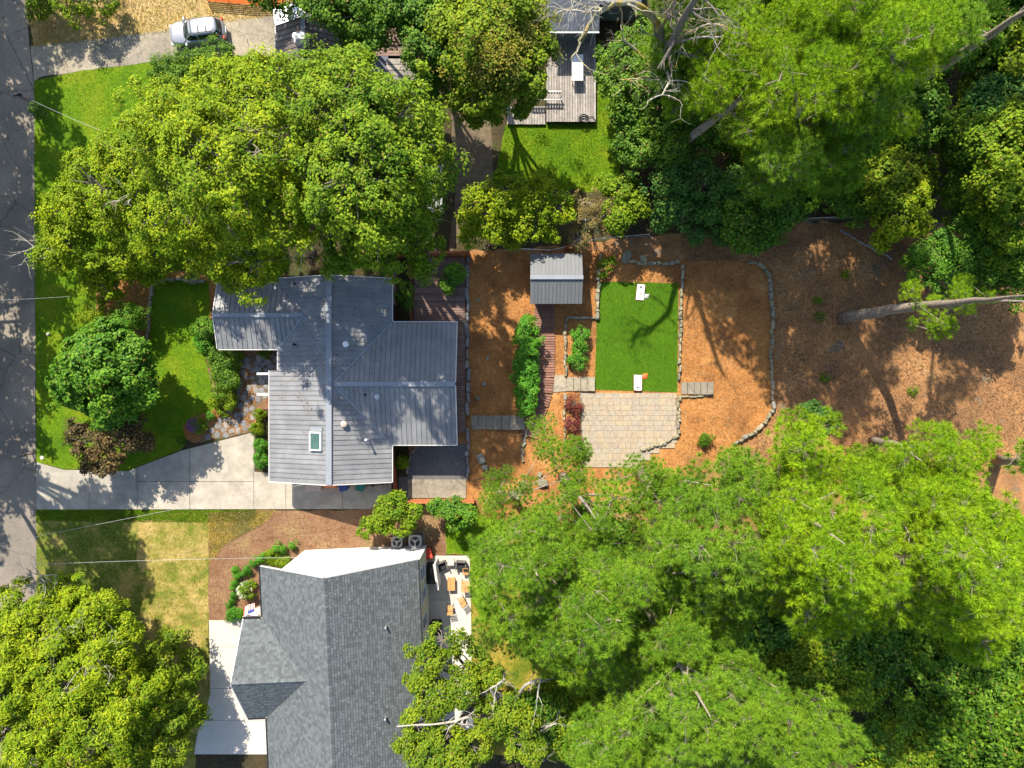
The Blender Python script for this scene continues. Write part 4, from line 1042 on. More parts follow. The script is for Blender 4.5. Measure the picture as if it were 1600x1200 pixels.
MB().cbox(0, 0, .4, .75, .95, .76).build('body', M['black'], t, world=False, bevel=.03); MB().cbox(0, 0, .82, .8, 1.0, .06).build('lid', M['black'], t, world=False, bevel=.02)
t = thing('red_wagon', 'red folding wagon at the shingle house corner', 'wagon', P(671, 862), .3)
MB().cbox(0, 0, .5, .5, .8, .35).build('basket', M['red'], t, world=False, bevel=.03)
for a in (-.24, .24):
    for b in (-.3, .3): MB().tube([(a, b, .13), (a+.05, b, .13)], .13, 10).build('wheel', M['rubber'], t, world=False)
MB().tube([(0, .4, .4), (0, .85, .8)], .02, 5).build('handle', M['black'], t, world=False)
# air conditioners
def hvac(label, c, s, rz=0):
    t = thing('air_conditioner', label, 'air conditioner', P(*c), rz)
    MB().cbox(0, 0, .05, s+.25, s+.25, .1).build('pad', M['conc_old'], t, world=False)
    MB().cbox(0, 0, .5, s, s, .78).build('casing', M['rattan'], t, world=False, bevel=.08)
    m = MB(); n = 24; ri = s*.38
    vs = [(ri*math.cos(2*math.pi*j/n), ri*math.sin(2*math.pi*j/n), .9) for j in range(n)]
    for j in range(n):
        a = 2*math.pi*j/n; c_, s_ = math.cos(a), math.sin(a); k = s/2*(abs(c_)**5+abs(s_)**5)**(-.2); vs.append((c_*k, s_*k, .895))
    vs += [(v[0], v[1], .86) for v in vs[n:]]
    m.add(vs, [(j, n+j, n+(j+1) % n, (j+1) % n) for j in range(n)]+[(n+j, 2*n+j, 2*n+(j+1) % n, n+(j+1) % n) for j in range(n)]).build('top_cover', M['hvac'], t, world=False)
    MB().lathe(0, 0, [(ri*.98, .80), (ri*.98, .892)], 24).build('fan_well', M['black'], t, world=False)
    for k in range(3):
        a = k*2.094+.4; MB().cbox(ri*.5*math.cos(a), ri*.5*math.sin(a), .90, ri*.85, ri*.5, .012, rz=a, rx=.25).build('fan_blade', M['hvac'], t, world=False)
    MB().lathe(0, 0, [(.06, .88), (.06, .93)], 12).build('hub', M['galv'], t, world=False)
    m = MB()
    for k in range(3):
        rr_ = ri*(.45+.25*k); m.tube([(rr_*math.cos(2*math.pi*j/20), rr_*math.sin(2*math.pi*j/20), .94) for j in range(21)], .006, 3)
    m.build('fan_guard', M['black'], t, world=False)
hvac('smaller of the two outdoor fan units beside the white wall', (623, 843), .85); hvac('larger outdoor fan unit nearer the red wagon', (651, 842), 1.0)
# flag and bracket
t = thing('house_flag', 'striped flag with blue corner on a pole at the porch', 'flag', W2(-6.9, -3.9))
a = W2(-6.7, -3.75, 2.3); b = W2(-7.75, -4.0, 3.1); MB().tube([a, b], .02, 5).build('pole', M['white'], t)
nst = 13; d = (b-a)
for i in range(nst):
    u0, u1 = i/nst, (i+1)/nst
    x0 = .0; f = lambda u, v: a+d*(.35+.62*v)+Vector((.06*math.sin(v*9)-.25*u, .85*u*.6-.05, -.75*u+.04*math.sin(u*7+v*5)))
    start = .0 if i >= 7 else .42
    nseg = 6; vs = []
    for k in range(nseg+1):
        v = start+(1-start)*k/nseg; vs += [f(v, u0), f(v, u1)]
    MB().add(vs, [(2*k, 2*k+1, 2*k+3, 2*k+2) for k in range(nseg)]).build('stripe', M['red'] if i % 2 == 0 else M['white'], t)
vs = []
for k in range(5): v = .42*k/4; vs += [f(v, 0), f(v, 7/13)]
MB().add(vs, [(2*k, 2*k+1, 2*k+3, 2*k+2) for k in range(4)]).build('canton', M['navy'], t)
t = thing('wall_bracket', 'thin black triangular bracket on the porch side wall', 'bracket', W2(-7.0, -6.0))
a = W2(-6.6, -5.6, 2.6); b = W2(-7.6, -5.9, 2.7); c_ = W2(-6.6, -6.4, 2.6)
MB().tube([a, b, c_], .03, 5).build('arm', M['black'], t)
p = P(390, 958); t = thing('patio_bench', 'white bench beside the shingle house corner', 'bench', P(396, 962), .6)
MB().cbox(0, 0, .4, 1.0, .45, .06).build('seat', M['white'], t, world=False)
for a in (-.45, .45): MB().cbox(a, 0, .19, .07, .4, .36).build('leg', M['white'], t, world=False)
# items on the weathered deck
t = thing('deck_table', 'long white table standing on the weathered deck', 'table', P(900, 117)+Vector((0, 0, .5)))
MB().cbox(0, 0, .74, .85, 2.0, .05).build('tabletop', M['white'], t, world=False, bevel=.015)
for a in (-.35, .35):
    for b in (-.85, .85): MB().cbox(a, b, .36, .05, .05, .72).build('leg', M['galv'], t, world=False)
t = thing('deck_bench', 'weathered slatted bench with rail on the deck side', 'bench', P(851, 158)+Vector((0, 0, .25)))
for i in range(12): MB().cbox(-1.2+i*.21, 0, .9, .12, .42, .03).build('slat', M['greywood'], t, world=False)
MB().cbox(0, .22, 1.02, 2.5, .08, .06).build('rail', M['trim'], t, world=False); MB().cbox(0, -.3, .8, 2.5, .1, .06).build('rail', M['trim'], t, world=False)
for a in (-1.2, 0, 1.2): MB().cbox(a, 0, .44, .09, .09, .88).build('post', M['greywood'], t, world=False)
m = MB(); p = P(912, 186, .55)
pts = [p+Vector((math.cos(a_*.5)*(.3+.1*math.sin(a_*.31)), math.sin(a_*.5)*(.26+.1*math.cos(a_*.23)), .02+a_*.002)) for a_ in range(44)]+[p+Vector((.7, .2, .03)), p+Vector((1.0, -.3, .03))]
m.tube(pts, .03, 5); tag(m.build('garden_hose', M['black']), 'dark coiled garden hose on the weathered deck corner', 'hose')

# ------------------------------------------------------------------ vegetation
def norm(a): return a/np.maximum(np.linalg.norm(a, axis=1, keepdims=True), 1e-6)
def leaves_mesh(c, nrm, L, Wd):
    """c Nx3 centres, nrm normals -> rhombus quads"""
    n = len(c); r_ = rs.randn(n, 3); u = norm(np.cross(nrm, r_)); v = np.cross(nrm, u)
    l = (L*(.65+.7*rs.rand(n)))[:, None]*.5; w_ = (Wd*(.65+.7*rs.rand(n)))[:, None]*.5
    co = np.stack([c-u*l, c-v*w_+nrm*w_*.3, c+u*l, c+v*w_+nrm*w_*.3], 1).reshape(-1, 3)
    return co, np.arange(n*4).reshape(-1, 4)
def clump_pts(center, rad, ncl, shell=(.55, 1.05), low=-.35, flat=.8, lump=.34):
    d = norm(rs.randn(ncl*3, 3)); d = d[d[:, 2] > low][:ncl]
    ph = rs.rand(6)*6.28
    bumpy = 1+lump*(np.sin(d[:, 0]*4.1+ph[0])*np.sin(d[:, 1]*3.7+ph[1])+.6*np.sin(d[:, 0]*8+ph[2])*np.sin(d[:, 1]*9+ph[3]))
    r_ = rad*bumpy*(shell[0]+(shell[1]-shell[0])*np.sqrt(rs.rand(len(d))))
    r_ = np.where(rs.rand(len(d)) < .07, r_*rs.uniform(1.1, 1.28, len(d)), r_)
    p = center+d*r_[:, None]*np.array([1, 1, flat]); return p, d
def broadleaf(name, label, cat, base, lobes, mat, leaf=(.24, .15), clump=.55, dens=1.3, per=85, trunk=.3, bark='bark_grey', group=None, low=-.35, flat=.75, twigs=True, lean=(0, 0), shell=(.42, 1.06)):
    b = P(*base); t = thing(name, label, cat, b, 0, group)
    CC = []; NN = []; br = MB(); cen = []
    ztop = max(l[2] for l in lobes)
    fork = Vector((b.x+lean[0], b.y+lean[1], 0)).lerp(P(lobes[0][0], lobes[0][1], lobes[0][2]), .35); fork.z = max(.4, ztop*.45)
    if trunk: br.tube([b, b.lerp(fork, .5)+Vector((.1, -.08, 0)), fork], [trunk*1.25, trunk, trunk*.75], 9)
    for (lx, ly, lz, lr) in lobes:
        c = P(lx, ly, lz); ncl = int(dens*4*math.pi*lr*lr*.62/(math.pi*clump*clump))+4
        p, d = clump_pts(np.array(c), lr, ncl, shell, low, flat)
        if trunk and twigs:
            mid = fork.lerp(c, .5)+Vector((rnd.uniform(-.3, .3), rnd.uniform(-.3, .3), -.3)); e = c+Vector((0, 0, lr*.1))
            br.tube([fork, mid, e], [trunk*.5, trunk*.35, trunk*.2], 6)
            for k in range(min(len(p), int(6+lr*4))):
                q_ = Vector(p[k]); mm = e.lerp(q_, .5)+Vector((rnd.uniform(-.2, .2),)*3)
                br.tube([e, mm, q_], [trunk*.15+.01, trunk*.1+.008, .012], 4, False)
        m_ = per; sc = clump*(.6+.8*rs.rand(len(p)))
        off = rs.randn(len(p), m_, 3); off /= np.maximum(1, np.linalg.norm(off, axis=2, keepdims=True)/2.3)
        dd = d[:, None, :]
        along = (off*dd).sum(2, keepdims=True); off = off-dd*along*.45
        pos = p[:, None, :]+off*sc[:, None, None]*.56
        nn = dd*.5+np.array([SUN.x*.35, SUN.y*.35, .75])+off*.3+rs.randn(len(p), m_, 3)*.33
        CC.append(pos.reshape(-1, 3)); NN.append(nn.reshape(-1, 3))
    c = np.concatenate(CC); nn = norm(np.concatenate(NN)); k = c[:, 2] > .05; c = c[k]; nn = nn[k]
    co, f = leaves_mesh(c, nn, *leaf)
    link('crown', npmesh('crown', tolocal(co, t), f), mat, t)
    if trunk: br.build('trunk', M[bark], t)
    return t
def needle_tufts(pos, dirs, mat, size=.30, nn=26, wd=.045):
    """star tufts: nn narrow triangles around each position, opening toward dirs"""
    n = len(pos); d = rs.randn(n, nn, 3); d /= np.linalg.norm(d, axis=2, keepdims=True)
    d = d+dirs[:, None, :]*.45; d /= np.linalg.norm(d, axis=2, keepdims=True)
    L = (size*(.7+.6*rs.rand(n, 1)))*(.75+.5*rs.rand(n, nn)); L = L[:, :, None]
    r_ = rs.randn(n, nn, 3); s_ = np.cross(d, r_); s_ /= np.maximum(np.linalg.norm(s_, axis=2, keepdims=True), 1e-6)
    p = np.broadcast_to(pos[:, None, :], d.shape)
    st = p+d*L*.08
    droop = np.array([0, 0, -.02])
    co = np.stack([st-s_*wd*.5, st+s_*wd*.5, p+d*L+droop], 2).reshape(-1, 3)
    return co
BOUGH = {}
def bough_mesh(mat, k):
    key = (mat.name, k)
    if key not in BOUGH:
        pts = []
        for _ in range(900):
            u = rs.randn(3); u /= np.linalg.norm(u); u[2] = abs(u[2])*.95-.18
            q = u*np.array([1, 1, .55])*rs.uniform(.45, 1.0)
            if all(((q-p_)**2).sum() > .33**2 for p_ in pts): pts.append(q)
            if len(pts) >= 20: break
        pts = np.array(pts); dd = norm(pts+np.array([0, 0, .6])+rs.randn(len(pts), 3)*.12)*.7
        co = needle_tufts(pts, dd, mat, .28, 95, .021)
        m = MB()
        for p_ in pts[::2]: m.tube([(0, 0, -.25), tuple(p_*.55+np.array([0, 0, -.12])), tuple(p_)], [.02, .014, .008], 3, False)
        tw = np.array(m.v); tf = [f for f in m.f]
        tri = []
        for f in tf: tri += [(f[0], f[1], f[2]), (f[0], f[2], f[3])]
        n0 = len(co); me = npmesh('bough', np.concatenate([co, tw]), np.concatenate([np.arange(n0).reshape(-1, 3), np.array(tri)+n0]))
        me.materials.append(mat); me.materials.append(M['bark_pine'])
        mi = np.zeros(n0//3+len(tri), dtype=np.int32); mi[n0//3:] = 1; me.polygons.foreach_set('material_index', mi)
        BOUGH[key] = me
    return BOUGH[key]
def pine(label, base, top, pads, mat, trunk=.32, pad_r=1.0, tuft=.31, dens=10, nn=44, name='pine_tree', cat='pine tree', bark='bark_pine', group=None, via=(), wd=.031, depth=.42):
    """base px, top (px,py,z); pads: list of (px,py,rpx_x,rpx_y,z,zdrop,count) ellipses filled with branch pads"""
    b = P(*base); tp = P(*top); t = thing(name, label, cat, b, 0, group)
    mids = [P(*v) for v in via]; line = [b]+mids+[tp]
    k = len(line); dense = []
    for i in range(k-1):
        for j in range(4): dense.append(line[i].lerp(line[i+1], j/4)+Vector((rnd.uniform(-.05, .05), rnd.uniform(-.05, .05), 0)))
    dense.append(tp); n = len(dense); rr = [max(.02, trunk*(1.12-1.1*(i/(n-1))**1.3)) for i in range(n)]; rr[0] *= 1.25
    br = MB(); br.tube(dense, rr, 10)
    zt = tp.z
    prev = []; AV = ((1072, 218, 1160, 154, 26), (1456, 114, 1600, 20, 27), (1320, 497, 1400, 478, 14))
    for (cx, cy, rx, ry, z, dz, cnt) in pads:
        ph = rnd.uniform(0, 6.28)
        for _ in range(cnt):
            a = rnd.uniform(0, 6.283); q = math.sqrt(rnd.random())*(1+.13*math.sin(3*a+ph)+.10*math.sin(5*a+ph*2))
            zz = z-dz*q*q-rnd.uniform(0, dz*.8); ppx, ppy = cx+rx*q*math.cos(a), cy+ry*q*math.sin(a); c = P(ppx, ppy, zz); skip = False
            for (x0, y0, x1, y1, wv) in AV:
                tt = max(0, min(1, ((ppx-x0)*(x1-x0)+(ppy-y0)*(y1-y0))/((x1-x0)**2+(y1-y0)**2)))
                if math.hypot(ppx-x0-tt*(x1-x0), ppy-y0-tt*(y1-y0)) < wv: skip = True
            if skip or rnd.random() < .12: continue
            hd = math.hypot(c.x-tp.x, c.y-tp.y); zb = max(min(zz-.3*hd-rnd.uniform(.3, 3.5), zt-2.0), zt*.55)
            # attachment on trunk at height zb
            fr = min(range(n), key=lambda i_: abs(dense[i_].z-zb)); at = dense[fr]
            near = [q_ for q_ in prev if (q_-c).length < 3.2 and q_.z < c.z+1.2]
            if near and rnd.random() < .93: at = min(near, key=lambda q_: (q_-c).length)
            prev.append(c); d = c-at; L = d.length or 1
            mid = at.lerp(c, .55)+Vector((rnd.uniform(-.1, .1)*L*.3, rnd.uniform(-.1, .1)*L*.3, -.05*L))
            br.tube([at, mid, c-Vector((0, 0, .2*pad_r))], [.025+.007*L, .018+.004*L, .010], 5, False)
            R_ = pad_r*rnd.uniform(.7, 1.3)
            o = bpy.data.objects.new('bough', bough_mesh(mat, rnd.randrange(6))); C.objects.link(o); o.parent = t
            o.location = c-b; o.scale = (R_, R_, R_*rnd.uniform(.85, 1.25))
            ang = math.atan2(d.y, d.x); tl = rnd.uniform(.05, .3)
            o.rotation_euler = (-math.sin(ang)*tl*-1, math.cos(ang)*tl, rnd.uniform(0, 6.283))
    br.build('trunk', M[bark], t)
    return t
BUSH = {}
def bush(name, label, c, r, mat, h=None, leaf=(.12, .08), cat='shrub', per=60, clump=.28, group=None, dens=1.4, flat=.85, extra=None):
    h = h or r*.9; b = P(*c)
    if name == 'shrub':
        if mat.name in BUSH:
            pr, r0, h0 = BUSH[mat.name]; return dup(pr, b, rnd.uniform(0, 6.28), label, (r/r0, r/r0, h/h0))
        lobes = [(c[0], c[1], h*.6, r), (c[0]+r*9, c[1]+r*4, h*.5, r*.5), (c[0]-r*7, c[1]-r*7, h*.5, r*.5)]
        t = broadleaf(name, label, cat, c, lobes, mat, leaf, clump, dens, per, .05, low=-.3, flat=h/r*.8, shell=(.6, 1.0)); BUSH[mat.name] = (t, r, h); return t
    lobes = [(c[0], c[1], h*.6, r)]
    return broadleaf(name, label, cat, c, lobes, mat, leaf, clump, dens, per, .05, group=group, low=-.3, flat=h/r*.8, shell=(.6, 1.0))

UNDER = {}
def under(lab, c, r_, z, mt):
    pr = UNDER.get(mt)
    if pr is None:
        lob = [(c[0]+rnd.uniform(-1, 1)*27, c[1]+rnd.uniform(-1, 1)*24, 4.5*rnd.uniform(.65, 1), 2.4*rnd.uniform(.5, .75)) for _ in range(9)]
        UNDER[mt] = broadleaf('undergrowth_tree', lab, 'tree', c, lob, M[mt], (.24, .16), .42, 1.0, 60, .12)
    else:
        k = r_/2.3; dup(pr, P(*c), rnd.uniform(0, 6.28), lab, (k, k*rnd.uniform(.9, 1.1), z/4.5*.9))
# --- broadleaf trees
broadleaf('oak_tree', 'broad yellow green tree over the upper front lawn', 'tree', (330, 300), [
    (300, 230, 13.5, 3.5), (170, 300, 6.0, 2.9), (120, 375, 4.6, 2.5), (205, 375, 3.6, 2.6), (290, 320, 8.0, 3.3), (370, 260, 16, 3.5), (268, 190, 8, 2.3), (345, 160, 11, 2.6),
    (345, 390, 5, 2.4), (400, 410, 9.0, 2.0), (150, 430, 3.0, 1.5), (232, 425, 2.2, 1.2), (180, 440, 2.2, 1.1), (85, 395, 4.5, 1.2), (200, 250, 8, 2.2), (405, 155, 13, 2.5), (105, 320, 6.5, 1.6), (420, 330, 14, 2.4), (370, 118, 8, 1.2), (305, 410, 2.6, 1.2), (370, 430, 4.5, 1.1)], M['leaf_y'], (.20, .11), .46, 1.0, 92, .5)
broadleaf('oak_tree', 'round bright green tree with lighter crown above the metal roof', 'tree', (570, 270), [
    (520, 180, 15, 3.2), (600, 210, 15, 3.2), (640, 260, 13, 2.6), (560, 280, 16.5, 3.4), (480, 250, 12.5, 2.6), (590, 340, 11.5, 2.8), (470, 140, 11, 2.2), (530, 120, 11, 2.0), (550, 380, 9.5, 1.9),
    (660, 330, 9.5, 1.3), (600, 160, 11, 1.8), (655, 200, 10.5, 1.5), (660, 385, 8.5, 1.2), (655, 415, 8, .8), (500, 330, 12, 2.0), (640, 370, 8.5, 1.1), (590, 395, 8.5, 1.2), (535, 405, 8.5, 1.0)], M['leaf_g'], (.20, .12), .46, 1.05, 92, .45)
broadleaf('maple_tree', 'round glossy green tree on the kerbside lawn', 'tree', (190, 592), [
    (165, 580, 6.0, 2.4), (130, 555, 5.0, 1.5), (125, 610, 5, 1.5), (200, 555, 5.2, 1.6), (210, 605, 5, 1.5), (165, 630, 5, 1.6), (160, 535, 5, 1.4), (190, 640, 4.5, 1.0)], M['leaf_maple'], (.2, .16), .38, 1.5, 75, .2, low=-.5, flat=.9)
broadleaf('bronze_maple_tree', 'bronze brown leaved tree drooping over the driveway edge', 'tree', (185, 690), [
    (140, 690, 3.6, 1.3), (185, 680, 4.0, 1.3), (215, 680, 3.5, .9), (160, 715, 3.0, 1.1), (120, 675, 3.2, .9), (230, 690, 3.0, .7), (140, 725, 2.6, .8), (205, 660, 3.6, .7)], M['leaf_bronze'], (.19, .12), .36, 1.0, 60, .14, low=-.2)
broadleaf('willow_oak_tree', 'wide yellow green tree filling the lower left corner', 'tree', (80, 1060), [
    (60, 1000, 5.6, 2.91), (140, 960, 5.9, 2.24), (160, 1020, 6.8, 2.91), (90, 1080, 7.1, 3.36), (200, 1080, 6.5, 2.69), (30, 1100, 6.8, 2.91), (150, 1140, 7.4, 3.14), (60, 1170, 7.4, 3.36), (10, 960, 5, 2.02), (110, 930, 5, 1.34), (175, 975, 5, 1.34), (20, 1030, 6.2, 2.24)], M['leaf_y'], (.27, .085), .46, 1.05, 110, .45)
broadleaf('willow_oak_tree', 'darker leafy tree beside the pale walk at bottom left', 'tree', (250, 1070), [
    (250, 1045, 4.0, 1.7), (280, 1070, 3.4, 1.2), (240, 1120, 5.0, 2.2), (290, 1125, 3.6, 1.1), (262, 1005, 2.6, 1.0), (298, 1040, 2.4, .8), (200, 1170, 5.6, 2.1), (250, 1180, 5.2, 1.8)], M['leaf_o'], (.30, .10), .45, 1.1, 90, .3)
broadleaf('flowering_tree', 'tree with pale yellow blossom clusters right of the earth path', 'tree', (770, 110), [
    (770, 60, 11, 2.5), (810, 110, 10, 2.0), (740, 100, 10, 2.0), (790, 20, 10, 2.2), (720, 40, 9.5, 1.8), (760, 150, 8, 1.3), (830, 60, 9.5, 1.5), (720, 150, 7.5, 1.1), (810, 155, 7.5, 1.0), (740, 180, 6.5, .8)], M['leaf_o'], (.24, .15), .5, 1.15, 85, .3)
fp = [(rnd.gauss(775, 38), rnd.gauss(65, 45)) for _ in range(70)]
m = []; nn_ = []
for a, b in fp:
    c = P(a, b, 12.6-((a-775)**2+(b-70)**2)/6000*2.2); q = np.array(c)+rs.randn(110, 3)*np.array([.28, .28, .14]); m.append(q); nn_.append(np.array([0, 0, 1])+rs.randn(110, 3)*.5)
co, f = leaves_mesh(np.concatenate(m), norm(np.concatenate(nn_)), .14, .1)
par = [o for o in C.objects if o.name == 'flowering_tree'][0]
link('blossom', npmesh('blossom', tolocal(co, par), f), M['leaf_fl'], par)
broadleaf('evergreen_tree', 'tall dark green tree left of the blossoming tree', 'tree', (675, 80), [
    (670, 60, 9, 1.9), (665, 120, 7.5, 1.3), (690, 20, 9, 1.8), (680, 150, 6, 1.1), (650, 20, 8.5, 1.5)], M['leaf_d'], (.2, .13), .45, 1.3, 80, .25)
broadleaf('evergreen_tree', 'dark green tree overhanging the brown roof at the top', 'tree', (560, 20), [
    (520, 15, 8, 1.7), (560, 25, 8.5, 2.0), (600, 30, 8, 1.8), (560, -20, 9, 2.4), (500, 0, 7, 1.5), (620, 0, 9, 2.2), (540, 60, 6, 1.0), (575, 60, 6, 1.0)], M['leaf_d'], (.22, .14), .5, 1.2, 80, .3)
broadleaf('evergreen_tree', 'dark green tree along the top edge right of the brown roof', 'tree', (455, -20), [(430, -15, 5, 1.4), (470, -20, 6, 1.6), (490, -10, 6, 1.0)], M['leaf_d'], (.22, .14), .5, 1.2, 80, .2)
broadleaf('verge_bush', 'green bush at the very top left beside the road', 'shrub', (110, -5), [(70, 0, 2, 1.3), (120, -2, 2.2, 1.5), (165, 2, 1.8, 1.0), (55, 18, 1.2, .6)], M['leaf_g'], (.16, .1), .4, 1.2, 60, .08)
broadleaf('verge_bush', 'small dark bush beside the upper mailbox', 'shrub', (60, 170), [(57, 170, .8, .5), (63, 178, .7, .4)], M['leaf_d'], (.12, .08), .25, 1.2, 50, .05)
# neighbour's yard shrubs
broadleaf('yellow_green_shrub', 'wide yellow green shrub row left of the tan shrub', 'shrub', (805, 330), [
    (750, 320, 4, 1.3), (790, 305, 4.6, 1.5), (835, 305, 4.6, 1.5), (870, 325, 4.2, 1.2), (770, 355, 3.4, 1.1), (815, 350, 3.8, 1.3), (730, 345, 3.2, .9), (860, 360, 3.2, .9), (735, 370, 2.4, .7), (800, 378, 2.4, .6)], M['leaf_y'], (.2, .12), .4, 1.1, 70, .14)
broadleaf('tan_shrub', 'tan brown fading shrub between two green shrubs', 'shrub', (915, 335), [(912, 315, 3.6, 1.1), (920, 350, 3.2, 1.1), (905, 375, 2.6, .7), (935, 360, 2.4, .6)], M['leaf_tan'], (.16, .08), .4, .8, 60, .1, bark='bark_pale')
broadleaf('green_shrub', 'bright green shrub right of the tan shrub', 'shrub', (975, 335), [(975, 300, 3.4, 1.0), (970, 340, 3.2, 1.2), (990, 320, 3.4, 1.0), (950, 290, 2.6, .7)], M['leaf_g'], (.2, .13), .4, 1.2, 70, .1)
broadleaf('hedge_mass', 'dense dark laurel thicket under the bare tree', 'shrub', (1010, 220), [
    (975, 85, 5, 1.5), (960, 130, 4.6, 1.4), (1000, 130, 5.5, 1.8), (1045, 110, 5.5, 1.8), (980, 180, 4.5, 1.6), (1030, 180, 5, 1.8), (1080, 160, 5.5, 1.6), (1000, 225, 4.4, 1.6), (1050, 230, 4.8, 1.8), (960, 105, 3.8, 1.0),
    (1090, 100, 5.5, 1.5), (1010, 60, 5.4, 1.5), (1060, 50, 6, 1.6), (980, 240, 3.6, 1.0), (1100, 205, 5, 1.5)], M['leaf_d'], (.2, .13), .42, 1.15, 70, .16)
broadleaf('hedge_mass', 'bluish green thicket beside the bright pines', 'shrub', (1075, 300), [
    (1040, 285, 4.4, 1.5), (1090, 280, 4.6, 1.6), (1060, 325, 4, 1.5), (1110, 325, 4, 1.4), (1030, 340, 3, 1.0), (1140, 290, 4.5, 1.4), (1160, 340, 3.6, 1.2), (1085, 360, 2.8, .9), (1130, 365, 2.8, .9)], M['leaf_teal'], (.2, .13), .42, 1.1, 65, .16)
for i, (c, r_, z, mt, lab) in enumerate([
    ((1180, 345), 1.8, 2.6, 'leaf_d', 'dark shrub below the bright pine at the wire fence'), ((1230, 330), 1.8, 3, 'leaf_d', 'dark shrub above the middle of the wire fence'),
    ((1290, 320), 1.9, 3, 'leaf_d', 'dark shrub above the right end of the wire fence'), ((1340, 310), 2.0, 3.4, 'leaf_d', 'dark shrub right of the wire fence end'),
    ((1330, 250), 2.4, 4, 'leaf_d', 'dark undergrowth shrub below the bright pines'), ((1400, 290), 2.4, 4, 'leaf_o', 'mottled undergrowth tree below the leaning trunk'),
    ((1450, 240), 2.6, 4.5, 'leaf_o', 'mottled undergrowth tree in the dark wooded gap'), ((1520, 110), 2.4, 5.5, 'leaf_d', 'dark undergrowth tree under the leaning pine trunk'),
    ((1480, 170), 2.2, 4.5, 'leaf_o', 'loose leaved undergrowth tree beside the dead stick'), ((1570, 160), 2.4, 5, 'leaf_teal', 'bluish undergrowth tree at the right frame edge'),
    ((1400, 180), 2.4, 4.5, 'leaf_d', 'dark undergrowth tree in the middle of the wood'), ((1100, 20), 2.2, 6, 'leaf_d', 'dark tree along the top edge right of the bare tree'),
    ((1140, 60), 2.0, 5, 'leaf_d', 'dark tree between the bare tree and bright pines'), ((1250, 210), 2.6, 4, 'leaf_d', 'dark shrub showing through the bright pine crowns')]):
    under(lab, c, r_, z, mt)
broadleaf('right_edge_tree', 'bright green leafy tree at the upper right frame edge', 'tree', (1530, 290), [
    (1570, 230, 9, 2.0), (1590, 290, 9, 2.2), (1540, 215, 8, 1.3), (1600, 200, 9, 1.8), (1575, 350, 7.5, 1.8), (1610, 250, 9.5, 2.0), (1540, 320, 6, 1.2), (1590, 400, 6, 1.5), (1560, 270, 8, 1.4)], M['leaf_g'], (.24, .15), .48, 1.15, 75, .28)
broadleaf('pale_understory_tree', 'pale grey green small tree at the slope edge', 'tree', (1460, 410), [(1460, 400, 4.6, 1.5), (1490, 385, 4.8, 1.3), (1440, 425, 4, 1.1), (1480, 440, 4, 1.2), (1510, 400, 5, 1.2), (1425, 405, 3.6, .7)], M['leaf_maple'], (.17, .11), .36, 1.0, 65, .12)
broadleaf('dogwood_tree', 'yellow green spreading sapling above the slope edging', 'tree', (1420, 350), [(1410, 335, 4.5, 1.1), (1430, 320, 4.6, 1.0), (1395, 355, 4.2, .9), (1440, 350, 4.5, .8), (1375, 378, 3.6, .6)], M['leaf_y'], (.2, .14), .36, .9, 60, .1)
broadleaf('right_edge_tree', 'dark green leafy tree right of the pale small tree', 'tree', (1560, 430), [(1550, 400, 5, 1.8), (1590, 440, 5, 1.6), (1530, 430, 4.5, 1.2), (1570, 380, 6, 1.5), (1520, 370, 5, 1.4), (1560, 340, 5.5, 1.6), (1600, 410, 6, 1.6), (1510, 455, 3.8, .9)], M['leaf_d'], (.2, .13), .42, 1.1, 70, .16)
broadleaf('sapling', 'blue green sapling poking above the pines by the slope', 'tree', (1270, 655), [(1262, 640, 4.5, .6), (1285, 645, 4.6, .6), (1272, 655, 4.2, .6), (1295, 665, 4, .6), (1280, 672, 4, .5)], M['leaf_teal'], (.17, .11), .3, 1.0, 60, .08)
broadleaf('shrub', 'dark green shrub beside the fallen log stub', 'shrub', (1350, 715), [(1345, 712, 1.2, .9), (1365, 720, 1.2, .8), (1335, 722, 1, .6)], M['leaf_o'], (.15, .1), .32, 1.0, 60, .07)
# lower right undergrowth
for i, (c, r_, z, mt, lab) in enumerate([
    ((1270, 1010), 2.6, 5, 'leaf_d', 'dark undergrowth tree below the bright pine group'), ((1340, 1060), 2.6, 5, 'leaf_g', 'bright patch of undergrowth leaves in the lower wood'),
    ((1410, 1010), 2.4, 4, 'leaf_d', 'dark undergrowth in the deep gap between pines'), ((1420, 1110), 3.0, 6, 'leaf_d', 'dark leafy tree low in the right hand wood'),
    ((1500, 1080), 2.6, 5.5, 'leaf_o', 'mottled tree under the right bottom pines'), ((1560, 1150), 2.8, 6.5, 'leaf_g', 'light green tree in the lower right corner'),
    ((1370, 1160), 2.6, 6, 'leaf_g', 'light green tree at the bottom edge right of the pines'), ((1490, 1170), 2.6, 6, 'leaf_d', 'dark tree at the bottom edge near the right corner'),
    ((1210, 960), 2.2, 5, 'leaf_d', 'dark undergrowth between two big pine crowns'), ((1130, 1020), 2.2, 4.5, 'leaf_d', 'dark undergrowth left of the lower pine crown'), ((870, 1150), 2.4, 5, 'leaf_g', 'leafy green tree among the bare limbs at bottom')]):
    under(lab, c, r_, z, mt)
